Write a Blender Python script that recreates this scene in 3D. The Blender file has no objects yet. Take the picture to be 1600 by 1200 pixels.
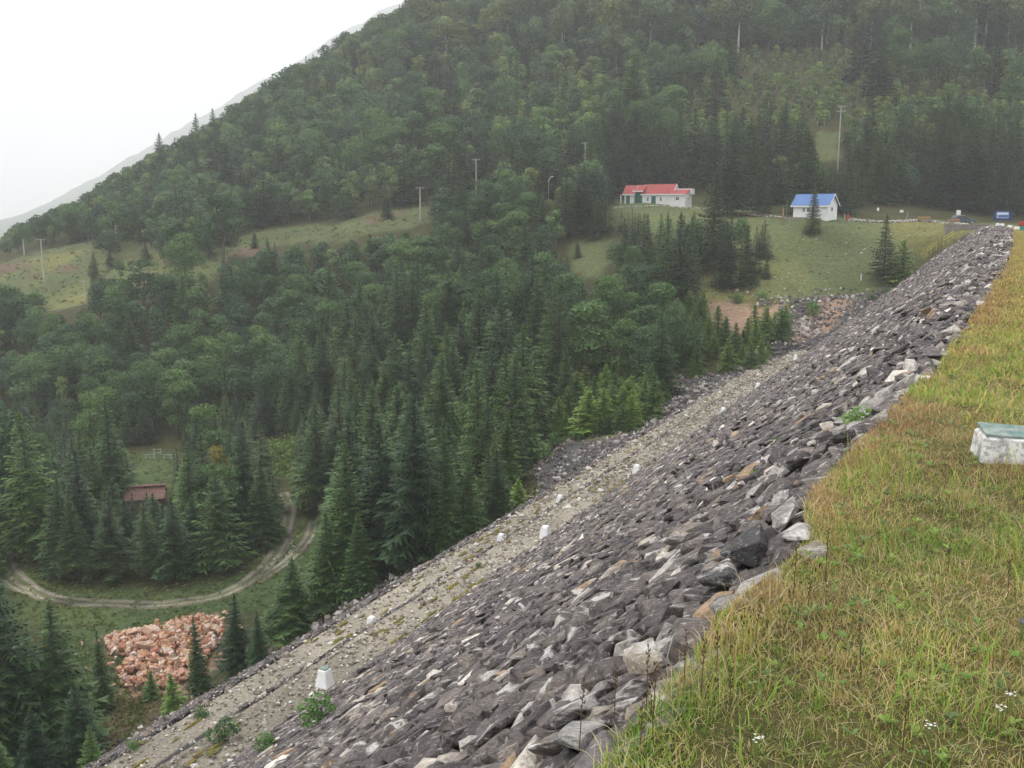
import bpy, bmesh, math, random
import numpy as np
from mathutils import Vector, Matrix, Euler
R = math.radians
rnd = random.Random(7)
rng = np.random.default_rng(11)
SC = bpy.context.scene

# ------------------------------------------------------------------ camera
PITCH = R(10.0)
FOC = 1500.0                                   # focal length in pixels of a 1600 px wide frame
cd = bpy.data.cameras.new('camera'); cam = bpy.data.objects.new('camera', cd)
SC.collection.objects.link(cam); SC.camera = cam
cd.sensor_width = 36; cd.lens = 36 * FOC / 1600; cd.clip_start = 0.05; cd.clip_end = 12000
cam.location = (0, 0, 0); cam.rotation_euler = (R(90) - PITCH, 0, 0)

# ------------------------------------------------------------------ sky, sun, exposure
world = bpy.data.worlds.new('World'); SC.world = world; world.use_nodes = True
wn, wl = world.node_tree.nodes, world.node_tree.links
wn.clear()
SUN_EL, SUN_AZ = R(58), R(-60)                 # azimuth measured from +Y towards +X
sky = wn.new('ShaderNodeTexSky'); sky.sky_type = 'NISHITA'; sky.sun_disc = False
sky.sun_elevation = SUN_EL; sky.sun_rotation = SUN_AZ; sky.dust_density = 4
mx = wn.new('ShaderNodeMix'); mx.data_type = 'RGBA'; mx.inputs[0].default_value = 0.88
mx.inputs[7].default_value = (11.8, 12.1, 12.6, 1)         # the even white of a closed cloud deck
wl.new(sky.outputs[0], mx.inputs[6])
tcn = wn.new('ShaderNodeTexCoord'); cn = wn.new('ShaderNodeTexNoise'); cn.inputs['Scale'].default_value = 1.6; cn.inputs['Detail'].default_value = 5
wl.new(tcn.outputs['Generated'], cn.inputs['Vector'])
cr = wn.new('ShaderNodeValToRGB'); cr.color_ramp.elements[0].color = (9.8, 10.2, 10.9, 1); cr.color_ramp.elements[1].color = (12.6, 12.7, 12.9, 1)
cr.color_ramp.elements[0].position = .3; cr.color_ramp.elements[1].position = .6
wl.new(cn.outputs[0], cr.inputs[0]); wl.new(cr.outputs[0], mx.inputs[7])
bg = wn.new('ShaderNodeBackground'); bg.inputs['Strength'].default_value = 0.118
wo = wn.new('ShaderNodeOutputWorld')
wl.new(mx.outputs[2], bg.inputs[0]); wl.new(bg.outputs[0], wo.inputs[0])
sl = bpy.data.lights.new('sun', 'SUN'); sun = bpy.data.objects.new('sun', sl); SC.collection.objects.link(sun)
sl.energy = 1.3; sl.angle = R(18); sl.color = (1, .96, .9)
sd = Vector((math.sin(SUN_AZ) * math.cos(SUN_EL), math.cos(SUN_AZ) * math.cos(SUN_EL), math.sin(SUN_EL)))
sun.rotation_euler = sd.to_track_quat('Z', 'Y').to_euler()
vs = SC.view_settings
vs.view_transform = 'Standard'; vs.look = 'None'; vs.gamma = 1; vs.use_curve_mapping = False; vs.exposure = 0.52
SC.cycles.max_bounces = 6; SC.cycles.diffuse_bounces = 3; SC.cycles.volume_bounces = 2
SC.cycles.transparent_max_bounces = 4; SC.cycles.glossy_bounces = 2; SC.cycles.transmission_bounces = 2

# ------------------------------------------------------------------ helpers
col = SC.collection
def link(o, parent=None):
    col.objects.link(o)
    if parent is not None: o.parent = parent
    return o
def tag(o, label=None, cat=None, group=None, kind=None):
    if label: o['label'] = label
    if cat: o['category'] = cat
    if group: o['group'] = group
    if kind: o['kind'] = kind
    return o
def empty(name, loc, rz=0, label=None, cat=None, group=None):
    o = bpy.data.objects.new(name, None); o.empty_display_size = .3
    o.location = loc; o.rotation_euler = (0, 0, rz)
    return tag(link(o), label, cat, group)
def np_mesh(name, V, F, mats, midx=None, tint=None, smooth=False):
    """V (n,3); F list of (m,k) int arrays or one array; tint (n,3) per vertex"""
    me = bpy.data.meshes.new(name)
    if not isinstance(F, (list, tuple)): F = [F]
    F = [np.asarray(f, dtype=np.int32) for f in F if len(f)]
    V = np.asarray(V, dtype=np.float32)
    me.vertices.add(len(V)); me.vertices.foreach_set('co', V.ravel())
    loops = np.concatenate([f.ravel() for f in F])
    tot = np.concatenate([np.full(len(f), f.shape[1], dtype=np.int32) for f in F])
    st = np.concatenate([[0], np.cumsum(tot)[:-1]]).astype(np.int32)
    me.loops.add(len(loops)); me.loops.foreach_set('vertex_index', loops)
    me.polygons.add(len(tot)); me.polygons.foreach_set('loop_start', st); me.polygons.foreach_set('loop_total', tot)
    if midx is not None: me.polygons.foreach_set('material_index', np.asarray(midx, dtype=np.int32))
    me.polygons.foreach_set('use_smooth', np.full(len(tot), smooth))
    for m in (mats if isinstance(mats, (list, tuple)) else [mats]): me.materials.append(m)
    if tint is not None:
        a = me.color_attributes.new('tint', 'FLOAT_COLOR', 'POINT')
        c = np.ones((len(V), 4), dtype=np.float32); c[:, :3] = tint
        a.data.foreach_set('color', c.ravel())
    me.update(calc_edges=True); me.validate()
    return me
def obj(name, me, parent=None, loc=None):
    o = bpy.data.objects.new(name, me)
    if loc is not None: o.location = loc
    return link(o, parent)
class MB:
    """collects boxes, prisms and tubes into one mesh"""
    def __init__(s): s.v = []; s.f = []
    def add(s, vs, fs):
        n = len(s.v); s.v += [tuple(v) for v in vs]; s.f += [tuple(i + n for i in f) for f in fs]; return s
    def box(s, x0, x1, y0, y1, z0, z1):
        return s.add([(x0,y0,z0),(x1,y0,z0),(x1,y1,z0),(x0,y1,z0),(x0,y0,z1),(x1,y0,z1),(x1,y1,z1),(x0,y1,z1)],
                     [(0,3,2,1),(4,5,6,7),(0,1,5,4),(1,2,6,5),(2,3,7,6),(3,0,4,7)])
    def tube(s, a, b, r0, r1=None, n=8):
        r1 = r0 if r1 is None else r1
        a, b = Vector(a), Vector(b); d = (b - a).normalized()
        u = d.orthogonal().normalized(); w = d.cross(u)
        vs = []
        for p, r in ((a, r0), (b, r1)):
            for k in range(n):
                t = 2 * math.pi * k / n; vs.append(p + (u * math.cos(t) + w * math.sin(t)) * r)
        return s.add(vs, [(k, (k+1) % n, n + (k+1) % n, n + k) for k in range(n)] + [tuple(range(n))[::-1], tuple(range(n, 2*n))])
    def path(s, pts, rs, n=6):
        for i in range(len(pts) - 1): s.tube(pts[i], pts[i+1], rs[i], rs[i+1], n)
        return s
    def prism(s, prof, x0, x1):
        """profile in (y,z), extruded along x"""
        n = len(prof)
        return s.add([(x0, y, z) for y, z in prof] + [(x1, y, z) for y, z in prof],
                     [(k, (k+1) % n, n + (k+1) % n, n + k) for k in range(n)] + [tuple(range(n))[::-1], tuple(range(n, 2*n))])
    def build(s, name, m, parent=None, loc=None, bevel=0, smooth=False):
        me = bpy.data.meshes.new(name); me.from_pydata(s.v, [], s.f); me.materials.append(m)
        bm = bmesh.new(); bm.from_mesh(me)
        bmesh.ops.recalc_face_normals(bm, faces=bm.faces)
        if bevel: bmesh.ops.bevel(bm, geom=bm.edges[:], offset=bevel, segments=1, affect='EDGES')
        bm.to_mesh(me); bm.free()
        if smooth: me.polygons.foreach_set('use_smooth', [True] * len(me.polygons))
        return obj(name, me, parent, loc)

# ------------------------------------------------------------------ materials
def new_mat(name, rough=.9, spec=.2):
    m = bpy.data.materials.new(name); m.use_nodes = True
    n, l = m.node_tree.nodes, m.node_tree.links
    p = n['Principled BSDF']; p.inputs['Roughness'].default_value = rough
    p.inputs['Specular IOR Level'].default_value = spec
    return m, n, l, p
def ramp(n, l, src, stops):
    r = n.new('ShaderNodeValToRGB'); e = r.color_ramp.elements
    e[0].position, e[0].color = stops[0][0], (*stops[0][1], 1)
    e[1].position, e[1].color = stops[-1][0], (*stops[-1][1], 1)
    for p, c in stops[1:-1]:
        k = e.new(p); k.color = (*c, 1)
    l.new(src, r.inputs[0]); return r.outputs[0]
def noise(n, l, scale, detail=5, rough=.6, vec=None, dist=0):
    t = n.new('ShaderNodeTexNoise'); t.inputs['Scale'].default_value = scale
    t.inputs['Detail'].default_value = detail; t.inputs['Roughness'].default_value = rough
    t.inputs['Distortion'].default_value = dist
    if vec is not None: l.new(vec, t.inputs['Vector'])
    return t.outputs[0]
def mixc(n, l, a, b, f, mode='MIX'):
    x = n.new('ShaderNodeMix'); x.data_type = 'RGBA'; x.blend_type = mode
    for i, v in ((0, f), (6, a), (7, b)):
        if hasattr(v, 'is_linked') or hasattr(v, 'links'): l.new(v, x.inputs[i])
        elif i == 0: x.inputs[0].default_value = v
        else: x.inputs[i].default_value = (*v, 1)
    return x.outputs[2]
def bump(n, l, p, h, strength=.4, dist=.05):
    b = n.new('ShaderNodeBump'); b.inputs['Strength'].default_value = strength; b.inputs['Distance'].default_value = dist
    l.new(h, b.inputs['Height']); l.new(b.outputs[0], p.inputs['Normal'])
def coords(n, kind='Object'):
    return n.new('ShaderNodeTexCoord').outputs[kind]
def geo_pos(n): return n.new('ShaderNodeNewGeometry').outputs['Position']
def simple(name, c, rough=.8, var=.25, scale=3, bmp=.15, spec=.2, c2=None):
    m, n, l, p = new_mat(name, rough, spec)
    t = noise(n, l, scale, 6, .65, coords(n))
    c2 = c2 or tuple(x * (1 - var) for x in c)
    l.new(ramp(n, l, t, [(.32, c2), (.62, c)]), p.inputs['Base Color'])
    if bmp: bump(n, l, p, t, bmp, .02)
    return m

AZ0 = -.47
def rock_mat(name, use_obj=False):
    m, n, l, p = new_mat(name, .72, .35)
    if use_obj: base = n.new('ShaderNodeObjectInfo').outputs['Color']
    else:
        a = n.new('ShaderNodeAttribute'); a.attribute_name = 'tint'; base = a.outputs['Color']
    pos = coords(n) if not use_obj else geo_pos(n)
    f = noise(n, l, 9, 7, .7, pos)
    g = noise(n, l, 2.2, 5, .65, pos, .8)
    c = mixc(n, l, base, ramp(n, l, f, [(.3, (.35, .33, .32)), (.5, (.95, .93, .92)), (.7, (1.5, 1.46, 1.42))]), 1.0, 'MULTIPLY')
    w = ramp(n, l, g, [(.565 if use_obj else .59, (0, 0, 0)), (.62 if use_obj else .65, (.92, .92, .92))])
    sep = n.new('ShaderNodeNewGeometry'); sx = n.new('ShaderNodeSeparateXYZ'); l.new(sep.outputs['Normal'], sx.inputs[0])
    c = mixc(n, l, c, (.60, .57, .54), w)                       # pale lichen and calcite crusts
    mp = n.new('ShaderNodeMapping'); mp.inputs['Rotation'].default_value = (.5, .2, AZ0); mp.inputs['Scale'].default_value = (1.2, 7, 7); l.new(pos, mp.inputs[0])
    e = noise(n, l, 3.5, 6, .75, mp.outputs[0], .3)                # pale veins and scratches along the bedding
    c = mixc(n, l, c, (.56, .53, .50), ramp(n, l, e, [(.57, (0, 0, 0)), (.64, (.8, .8, .8))]))
    s = noise(n, l, 5.5, 4, .6, pos, 1.5)
    c = mixc(n, l, c, (.17, .12, .075), ramp(n, l, s, [(.62, (0, 0, 0)), (.75, (.7, .7, .7))]))
    k = noise(n, l, 42, 5, .75, pos)                                # fine grit and pale flecks
    c = mixc(n, l, c, ramp(n, l, k, [(.30, (.55, .54, .53)), (.5, (1, 1, 1)), (.72, (1.45, 1.42, 1.38))]), 1.0, 'MULTIPLY')
    c = mixc(n, l, c, (.62, .60, .57), ramp(n, l, k, [(.66, (0, 0, 0)), (.70, (.7, .7, .7))]))
    l.new(c, p.inputs['Base Color'])
    ad = n.new('ShaderNodeMath'); ad.operation = 'MULTIPLY_ADD'; ad.inputs[1].default_value = .45; l.new(k, ad.inputs[0]); l.new(f, ad.inputs[2])
    bump(n, l, p, ad.outputs[0], .9, .04)
    return m
M = {}
M['rock'] = rock_mat('rock'); M['rock_near'] = rock_mat('rock_near', True)

def tint_mat(name, rough=.9, fine=30, lo=.6, hi=1.35, bmp=.3, dist=.03, spec=.15):
    m, n, l, p = new_mat(name, rough, spec)
    a = n.new('ShaderNodeAttribute'); a.attribute_name = 'tint'
    f = noise(n, l, fine, 6, .7, geo_pos(n))
    c = mixc(n, l, a.outputs['Color'], ramp(n, l, f, [(.3, (lo,) * 3), (.7, (hi,) * 3)]), 1.0, 'MULTIPLY')
    l.new(c, p.inputs['Base Color']); bump(n, l, p, f, bmp, dist)
    return m
M['terrain'] = tint_mat('terrain', fine=1.6, lo=.6, hi=1.4, dist=.3, bmp=.6)
M['gravel'] = tint_mat('gravel', fine=11, lo=.5, hi=1.5, dist=.05, bmp=.6)
M['soil'] = tint_mat('soil', fine=25, lo=.5, hi=1.4)

def leaf_mat(name, transl=.25, var=.3, fine=1.2, rough=.6):
    m, n, l, p = new_mat(name, rough, .25)
    a = n.new('ShaderNodeAttribute'); a.attribute_name = 'tint'
    oi = n.new('ShaderNodeObjectInfo')
    r = ramp(n, l, oi.outputs['Random'], [(0, (1 - var, 1 - var * .9, 1 - var * .5)), (.5, (1, 1, .95)), (1, (1 + var * 1.1, 1 + var * .9, 1 + var * .2))])
    c = mixc(n, l, a.outputs['Color'], r, 1.0, 'MULTIPLY')
    l.new(c, p.inputs['Base Color'])
    if transl:
        t = n.new('ShaderNodeBsdfTranslucent'); l.new(c, t.inputs['Color'])
        x = n.new('ShaderNodeMixShader'); x.inputs[0].default_value = transl
        o = n['Material Output']
        l.new(p.outputs[0], x.inputs[1]); l.new(t.outputs[0], x.inputs[2]); l.new(x.outputs[0], o.inputs[0])
    return m
M['needles'] = leaf_mat('needles', .12, .42)
M['leaves'] = leaf_mat('leaves', .3, .38)
M['grass'] = leaf_mat('grass', .35, 0)
M['bark'] = simple('bark', (.14, .11, .09), .95, .5, 8, .6)
M['pale_bark'] = simple('pale_bark', (.50, .47, .44), .9, .4, 4, .3)
M['white_wall'] = simple('white_wall', (.80, .79, .77), .9, .12, 1.2, .05)
M['red_roof'] = simple('red_roof', (.34, .06, .055), .55, .25, 2, .05)
M['blue_roof'] = simple('blue_roof', (.10, .19, .42), .5, .2, 2, .05)
M['trim'] = simple('trim', (.82, .81, .80), .7, .05)
M['green_door'] = simple('green_door', (.03, .13, .10), .6, .2)
M['glass_dark'] = simple('glass_dark', (.03, .035, .04), .15, .1, 2, 0, .5)
M['concrete'] = simple('concrete', (.27, .245, .22), .95, .4, .8, .3)
M['pole'] = simple('pole', (.47, .44, .41), .9, .25, 2, .2)
M['wire'] = simple('wire', (.10, .10, .10), .6, .1)
M['wood'] = simple('wood', (.20, .15, .10), .9, .4, 5, .3)
M['red_paint'] = simple('red_paint', (.42, .05, .035), .5, .2)
M['orange_wood'] = simple('orange_wood', (.42, .24, .10), .7, .2)
M['yellow_paint'] = simple('yellow_paint', (.50, .42, .08), .6, .2)
M['sign_white'] = simple('sign_white', (.85, .85, .85), .5, .03)
M['board_blue'] = simple('board_blue', (.25, .36, .68), .5, .1)
M['board_dark'] = simple('board_dark', (.02, .035, .11), .5, .1)
M['car_paint'] = simple('car_paint', (.05, .065, .09), .25, .1, 1, 0, .6)
M['rubber'] = simple('rubber', (.02, .02, .02), .8, .1)
M['whitewash'] = None
M['green_lid'] = simple('green_lid', (.11, .19, .165), .7, .2, 9, .2, c2=(.34, .36, .33))
M['tile'] = simple('tile', (.25, .145, .12), .85, .4, 3, .2)
M['brick_wall'] = simple('brick_wall', (.17, .11, .085), .9, .3, 3, .2)
M['shed_grey'] = simple('shed_grey', (.36, .38, .40), .8, .2)
M['pale_bar'] = simple('pale_bar', (.42, .42, .40), .7, .2)
M['orange_rock'] = rock_mat('orange_rock')
M['branch'] = simple('branch', (.40, .32, .24), .9, .3)
M['teal_paint'] = simple('teal_paint', (.05, .33, .22), .6, .1)
m, n, l, p = new_mat('whitewash', .9, .15)
t = noise(n, l, 7, 8, .72, coords(n), .6); t2 = noise(n, l, 30, 5, .7, coords(n))
c = ramp(n, l, t, [(.36, (.30, .29, .28)), (.44, (.52, .51, .50)), (.52, (.74, .73, .71)), (.7, (.80, .79, .77))])
l.new(mixc(n, l, c, ramp(n, l, t2, [(.38, (.55, .5, .45)), (.5, (1, 1, 1))]), 1.0, 'MULTIPLY'), p.inputs['Base Color'])
bump(n, l, p, t2, .5, .02); M['whitewash'] = m

# ------------------------------------------------------------------ geometry of the place
cp, sp = math.cos(PITCH), math.sin(PITCH)
def ray(px, py):                                # photo pixel (1600x1200) -> world direction with Y = 1
    x, u = px - 800.0, 600.0 - py
    y = FOC * cp + u * sp; z = -FOC * sp + u * cp
    return x / y, 1.0, z / y
def at(px, py, Y):
    d = ray(px, py); return Vector((d[0] * Y, Y, d[2] * Y))
def at_z(px, py, z):
    d = ray(px, py); return Vector((d[0] * z / d[2], z / d[2], z))
def proj(x, y, z):
    dep = y * cp - z * sp; up = y * sp + z * cp
    return 800 + FOC * x / dep, 600 - FOC * up / dep, dep
AZ = math.atan(766 / (FOC * cp + 265 * sp))
UX, UY = math.sin(AZ), math.cos(AZ)             # along the crest
NX, NY = -UY, UX                                # towards the valley
def bend(s): return .0010 * np.clip(np.asarray(s, float) - 110, 0, None) ** 2      # the far end of the dam swings towards the valley
def st(s, t):
    t = t + bend(s); return s * UX + t * NX, s * UY + t * NY
def to_st(x, y):
    s = x * UX + y * UY; return s, x * NX + y * NY - bend(s)
CREST = -1.7
EDGE = np.array([(-12, .9), (2.6, .91), (3.36, .85), (3.93, .87), (4.75, .74), (5.2, .72), (5.6, .80), (6.1, .86), (7.4, .76), (9.6, .60), (12, .42),
                 (21.5, .12), (35, -.2), (54, -.5), (100, -.85), (140, -1.2), (160, -1.), (168, 1.5), (172, 5)])
def edge_t(s): return np.interp(s, EDGE[:, 0], EDGE[:, 1])
# cross section of the rockfill: t, z
SEC = np.array([(.8, -1.75), (19.5, -16.2), (21.3, -16.25), (22.4, -17.0), (23.9, -17.05), (60, -42)])
def dam_z(t): return np.interp(t, SEC[:, 0], SEC[:, 1])
# terrain control points
CP = []
for a in [(250,942,-31.5),(0,900,-32),(150,945,-31.6),(400,915,-31.2),(480,850,-30.5),(235,775,-30.5),(240,720,-30.5),(100,700,-31),
          (0,640,-31),(150,1150,-31.5),(260,1030,-31),(60,1060,-31.5),(400,1000,-30),(560,850,-29),(640,870,-27.6),(600,700,-27.5),
          (450,640,-27.5),(0,1190,-32),(350,800,-30.5)]:
    CP.append(at_z(*a))
for a in [(720,760,88),(800,640,106),(700,540,133),(300,600,150),(450,480,168),(830,480,150),(700,400,174),(920,640,100),(960,560,118),
          (900,390,164),(600,345,192),(430,372,200),(250,395,205),(60,430,205),(100,470,190),(0,420,215),(350,402,188),(220,480,168),(20,530,170),(-150,450,220),(-150,560,170),
          (1100,463,134),(1250,462,131),(1370,458,124.5),(1170,545,113),(1230,528,118.5),(1100,570,109),(1020,620,100),
          (1302,341,156.5),(1238,343,157),(1275,345,155.5),(1078,321,181),(1040,324,179),(985,318,186),(1020,318,189),(1110,326,182),(960,318,192),(1270,339,161),(1210,342,163),(1340,344,161),(1420,347,162),(1500,351,163),(1600,352,166),(1700,352,170),
          (1300,322,175),(1500,322,182),(1650,320,190),(1100,300,200),(960,300,205),(1250,400,146),(1120,390,150),(1400,400,146),
          (1250,430,138),(1000,430,142),(1040,500,126),
          (1300,230,208),(1500,230,208),(1000,240,222),(800,262,226),(650,320,210),(700,250,240),(500,290,240),(300,335,245),(140,356,250),(0,380,262),
          (1300,85,280),(1000,105,285),(1550,80,275),(800,110,300),(1200,150,248),(600,180,292),(450,240,280),(1700,200,215),(1750,90,270),
          (0,392,285),(140,352,285),(210,292,292),(330,240,300),(450,158,318),(560,98,335),(660,48,352),(800,-20,380),(1000,-120,420),(1300,-230,440),(1600,-300,460),(1900,-300,470)]:
    CP.append(at(*a))
# beyond the ridge the ground drops away
for px_, Y_, z_ in [(-200,330,-30),(0,350,-20),(140,360,-15),(250,380,-15),(400,420,10),(560,460,45),(-300,450,-50),(200,500,-40),(500,600,10),(-500,250,-20),(-500,150,-28)]:
    v = at(px_, 335, Y_); v.z = z_; CP.append(v)
for a in [(330,1085,61.7),(500,990,53),(590,935,56),(650,903,58),(740,850,61),(840,770,70),(930,722,79),(1000,682,87),(1050,652,91),(1130,608,97.7),(1200,572,108),(1250,545,116),(1285,524,121)]:
    CP.append(at(*a))
for s_, t_ in [(130, 18), (136, 16.3), (142, 13.8), (148, 9.5), (154, 5.5), (160, 2)]:
    x_, y_ = st(s_, t_); CP.append(Vector((float(x_), float(y_), float(dam_z(t_)) + .15)))
for x, y, z in [(-60,0,-34),(-110,30,-34),(-160,90,-30),(-30,-40,-34),(0,20,-32),(20,50,-30),(40,80,-28),(60,120,-20),(30,10,-32),(60,40,-30),(90,90,-26),
                (110,150,-8),(120,170,-1.5),(160,170,-2),(130,120,-18),(200,180,-2),(260,200,4),(240,120,-20),(-250,100,-10),(-260,30,-20),(-200,-50,-30),(100,-60,-34),(300,300,60),(380,150,10)]:
    CP.append(Vector((x, y, z)))
P = np.array([tuple(v) for v in CP])
sc_ = 100.0
def phi(d2): return np.where(d2 > 1e-9, .5 * d2 * np.log(np.maximum(d2, 1e-12)), 0)
Q = P[:, :2] / sc_
d2 = ((Q[:, None] - Q[None]) ** 2).sum(-1)
N = len(Q); A = np.zeros((N + 3, N + 3)); A[:N, :N] = phi(d2) + np.eye(N) * 2e-3
A[:N, N] = 1; A[:N, N + 1:] = Q; A[N, :N] = 1; A[N + 1:, :N] = Q.T
W = np.linalg.solve(A, np.concatenate([P[:, 2], np.zeros(3)]))
def rbf(x, y):
    x = np.atleast_1d(x).astype(float); y = np.atleast_1d(y).astype(float); out = np.empty(len(x))
    for i in range(0, len(x), 20000):
        q = np.stack([x[i:i+20000], y[i:i+20000]], 1) / sc_
        out[i:i+20000] = phi(((q[:, None] - Q[None]) ** 2).sum(-1)) @ W[:N] + W[N] + q @ W[N + 1:]
    return out
def vnoise(x, y, sc, seed=0):                   # smooth value noise, numpy
    x = np.asarray(x) / sc + 100.3; y = np.asarray(y) / sc + 57.7
    xi, yi = np.floor(x).astype(int), np.floor(y).astype(int); fx, fy = x - xi, y - yi
    fx = fx * fx * (3 - 2 * fx); fy = fy * fy * (3 - 2 * fy)
    def h(a, b):
        v = np.sin(a * 127.1 + b * 311.7 + seed * 74.7) * 43758.5453; return v - np.floor(v)
    return (h(xi, yi) * (1 - fx) + h(xi + 1, yi) * fx) * (1 - fy) + (h(xi, yi + 1) * (1 - fx) + h(xi + 1, yi + 1) * fx) * fy
def fbm(x, y, sc, seed=0, o=4):
    r = 0; a = .5
    for k in range(o):
        r = r + a * vnoise(x, y, sc / 2 ** k, seed + k); a *= .5
    return r / (1 - .5 ** o)
X0, X1, Y0, Y1, GS = -270., 400., -70., 480., 1.5
gx = np.arange(X0, X1 + .1, GS); gy = np.arange(Y0, Y1 + .1, GS)
GX, GY = np.meshgrid(gx, gy)
HZ = rbf(GX.ravel(), GY.ravel()).reshape(GX.shape)
HZ += (fbm(GX, GY, 9, 3) - .5) * np.clip((GY - 30) / 60, .2, 1.2) * .9
S_, T_ = to_st(GX, GY)
inside = (T_ > -14) & (S_ < 172)
dz = np.where(T_ > .5, dam_z(T_), np.where(T_ > -7, CREST - .4, CREST - .4 + (T_ + 7) * .6))
# under the embankment the ground is kept below its faces
lim = dz - .6
under = (T_ < 23.5) & (T_ > -40) & (S_ < 118)
under2 = (T_ < 9) & (T_ > -12) & (S_ < 160)
k = np.clip((118 - S_) / 6, 0, 1)
HZ = np.where(under, np.minimum(HZ, lim + (1 - k) * 0), HZ)
HZ = np.where(under2, np.minimum(HZ, np.where(T_ > .5, dam_z(T_) - .3, CREST - .3)), HZ)
us = (T_ <= -7) & (S_ < 160)
HZ = np.where(us, np.minimum(HZ, CREST - .6 + (T_ + 7) * .55), HZ)
HZ = np.where(us, np.maximum(HZ, -30), HZ)
def H(x, y):
    x = np.clip((np.asarray(x, float) - X0) / GS, 0, len(gx) - 1.001); y = np.clip((np.asarray(y, float) - Y0) / GS, 0, len(gy) - 1.001)
    i, j = np.floor(x).astype(int), np.floor(y).astype(int); a, b = x - i, y - j
    return (HZ[j, i] * (1-a) + HZ[j, i+1] * a) * (1-b) + (HZ[j+1, i] * (1-a) + HZ[j+1, i+1] * a) * b
def hit(px, py, y0=25., y1=440.):               # ray onto the terrain
    d = ray(px, py); Ys = np.arange(y0, y1, .4)
    z = H(d[0] * Ys, Ys); k = np.nonzero(d[2] * Ys < z)[0]
    if len(k) == 0: return None
    Y = Ys[k[0]]; return Vector((d[0] * Y, Y, float(z[k[0]])))
def in_poly(px, py, poly):
    px = np.asarray(px, float); py = np.asarray(py, float); r = np.zeros(px.shape, bool); n_ = len(poly); j = n_ - 1
    for i in range(n_):
        xi, yi = poly[i]; xj, yj = poly[j]
        c_ = ((yi > py) != (yj > py)) & (px < (xj - xi) * (py - yi) / (yj - yi + 1e-12) + xi)
        r ^= c_; j = i
    return r

def inp(px, py, poly):
    r = False; j = len(poly) - 1
    for i in range(len(poly)):
        xi, yi = poly[i]; xj, yj = poly[j]
        if (yi > py) != (yj > py) and px < (xj - xi) * (py - yi) / (yj - yi) + xi: r = not r
        j = i
    return r
MEADOWS = [[(-200,425),(0,410),(60,392),(145,376),(230,378),(330,392),(410,355),(520,350),(600,330),(672,322),(675,352),(600,366),(500,380),(430,385),(360,402),(330,440),(240,470),(190,474),(134,474),(90,485),(0,470),(-200,480)],
           [(885,378),(954,376),(945,436),(930,434),(893,425)],
           [(960,312),(1110,322),(1240,336),(1480,346),(1620,350),(1500,366),(1400,450),(1370,462),(1250,470),(1090,480),(1090,445),(1100,400),(950,340)],
           [(0,890),(30,860),(90,910),(250,925),(390,890),(440,850),(490,790),(520,850),(440,960),(370,960),(340,1030),(260,1080),(210,1150),(120,1180),(100,1000),(0,960)],
           [(200,705),(275,705),(265,760),(210,765)],
           [(420,690),(465,680),(460,745),(430,745)],
           [(1275,205),(1310,205),(1312,255),(1275,255)],
           [(820,655),(920,640),(1000,680),(880,700),(820,690)]]
SCREE = [[(830,690),(900,690),(1000,672),(1050,585),(1130,580),(1180,555),(1240,515),(1215,480),(1250,468),(1330,462),(1400,450),(1300,530),(1130,620),(1000,690),(840,775)],
         [(480,985),(640,890),(740,850),(760,870),(640,925),(500,1010)],
         [(120,1200),(330,1070),(480,985),(500,1010),(400,1090),(250,1200)]]
ORANGE = [[(160,1000),(215,985),(352,958),(356,1015),(300,1078),(235,1090),(180,1084),(196,1045)], [(1095,472),(1190,478),(1200,520),(1150,545),(1095,520)], [(1270,470),(1345,462),(1290,525),(1225,535)], [(915,600),(940,600),(930,645),(918,640)], [(1190,478),(1230,470),(1225,500),(1200,510)]]
HEATH = [[(-100,425),(0,413),(45,405),(48,420),(0,432),(-100,440)], [(90,415),(125,412),(120,422),(92,425)], [(48,428),(66,425),(68,435),(50,437)], [(85,446),(104,443),(100,452),(86,452)], [(355,397),(400,383),(430,390),(380,402)], [(187,406),(219,395),(219,403)],
         [(570,345),(640,325),(640,332),(580,352)]]

# ------------------------------------------------------------------ the ground, one sheet out to the horizon
gxx = np.concatenate([[-4000,-2500,-1500,-900,-550,-380,-310], gx, [450,560,800,1200,2000,3500]])
gyy = np.concatenate([[-3000,-1500,-700,-300,-140], gy, [520,600,750,1000,1400,2200,4000]])
FX, FY = np.meshgrid(gxx, gyy)
FZ = H(FX, FY)
dx = np.maximum(0, np.maximum(X0 - FX, FX - X1)); dy = np.maximum(0, np.maximum(Y0 - FY, FY - Y1)); dd = np.hypot(dx, dy)
FZ = FZ + (-45 - FZ) * np.clip(dd / 900, 0, 1)
px, py, dep = proj(FX, FY, FZ)
jx = (fbm(FX, FY, 5, 21) - .5) * 26 * 120 / np.maximum(dep, 60); jy = (fbm(FX, FY, 5, 31) - .5) * 16 * 120 / np.maximum(dep, 60)
front = dep > 20
def region(polys):
    r = np.zeros(FX.shape, bool)
    for q in polys: r |= in_poly(px + jx, py + jy, q)
    return r & front
T1, T2 = fbm(FX, FY, 14, 5)[..., None], fbm(FX, FY, 4, 9)[..., None]
tint = np.array((.040, .046, .020)) * (.6 + .8 * T1) + np.array((.03, .018, .0)) * T2
mead = np.array((.105, .128, .050)) * (.7 + .55 * T2) * (.75 + .45 * T1) + np.array((.07, .03, 0)) * (T1 > .55) * (T1 - .5) * 3
low = in_poly(px, py, MEADOWS[3]) | in_poly(px, py, MEADOWS[4])
mead = np.where(low[..., None], mead * np.array((.62, .78, .75)), mead)
tint = np.where(region(MEADOWS)[..., None], mead, tint)
bare = in_poly(px, py, [(195,1075),(300,1050),(340,1085),(220,1190),(120,1200)])
tint = np.where(bare[..., None], np.array((.115, .095, .052)) * (.6 + .8 * T2), tint)
tint = np.where(region(SCREE)[..., None], np.array((.085, .078, .078)) * (.55 + .9 * T2), tint)
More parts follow.
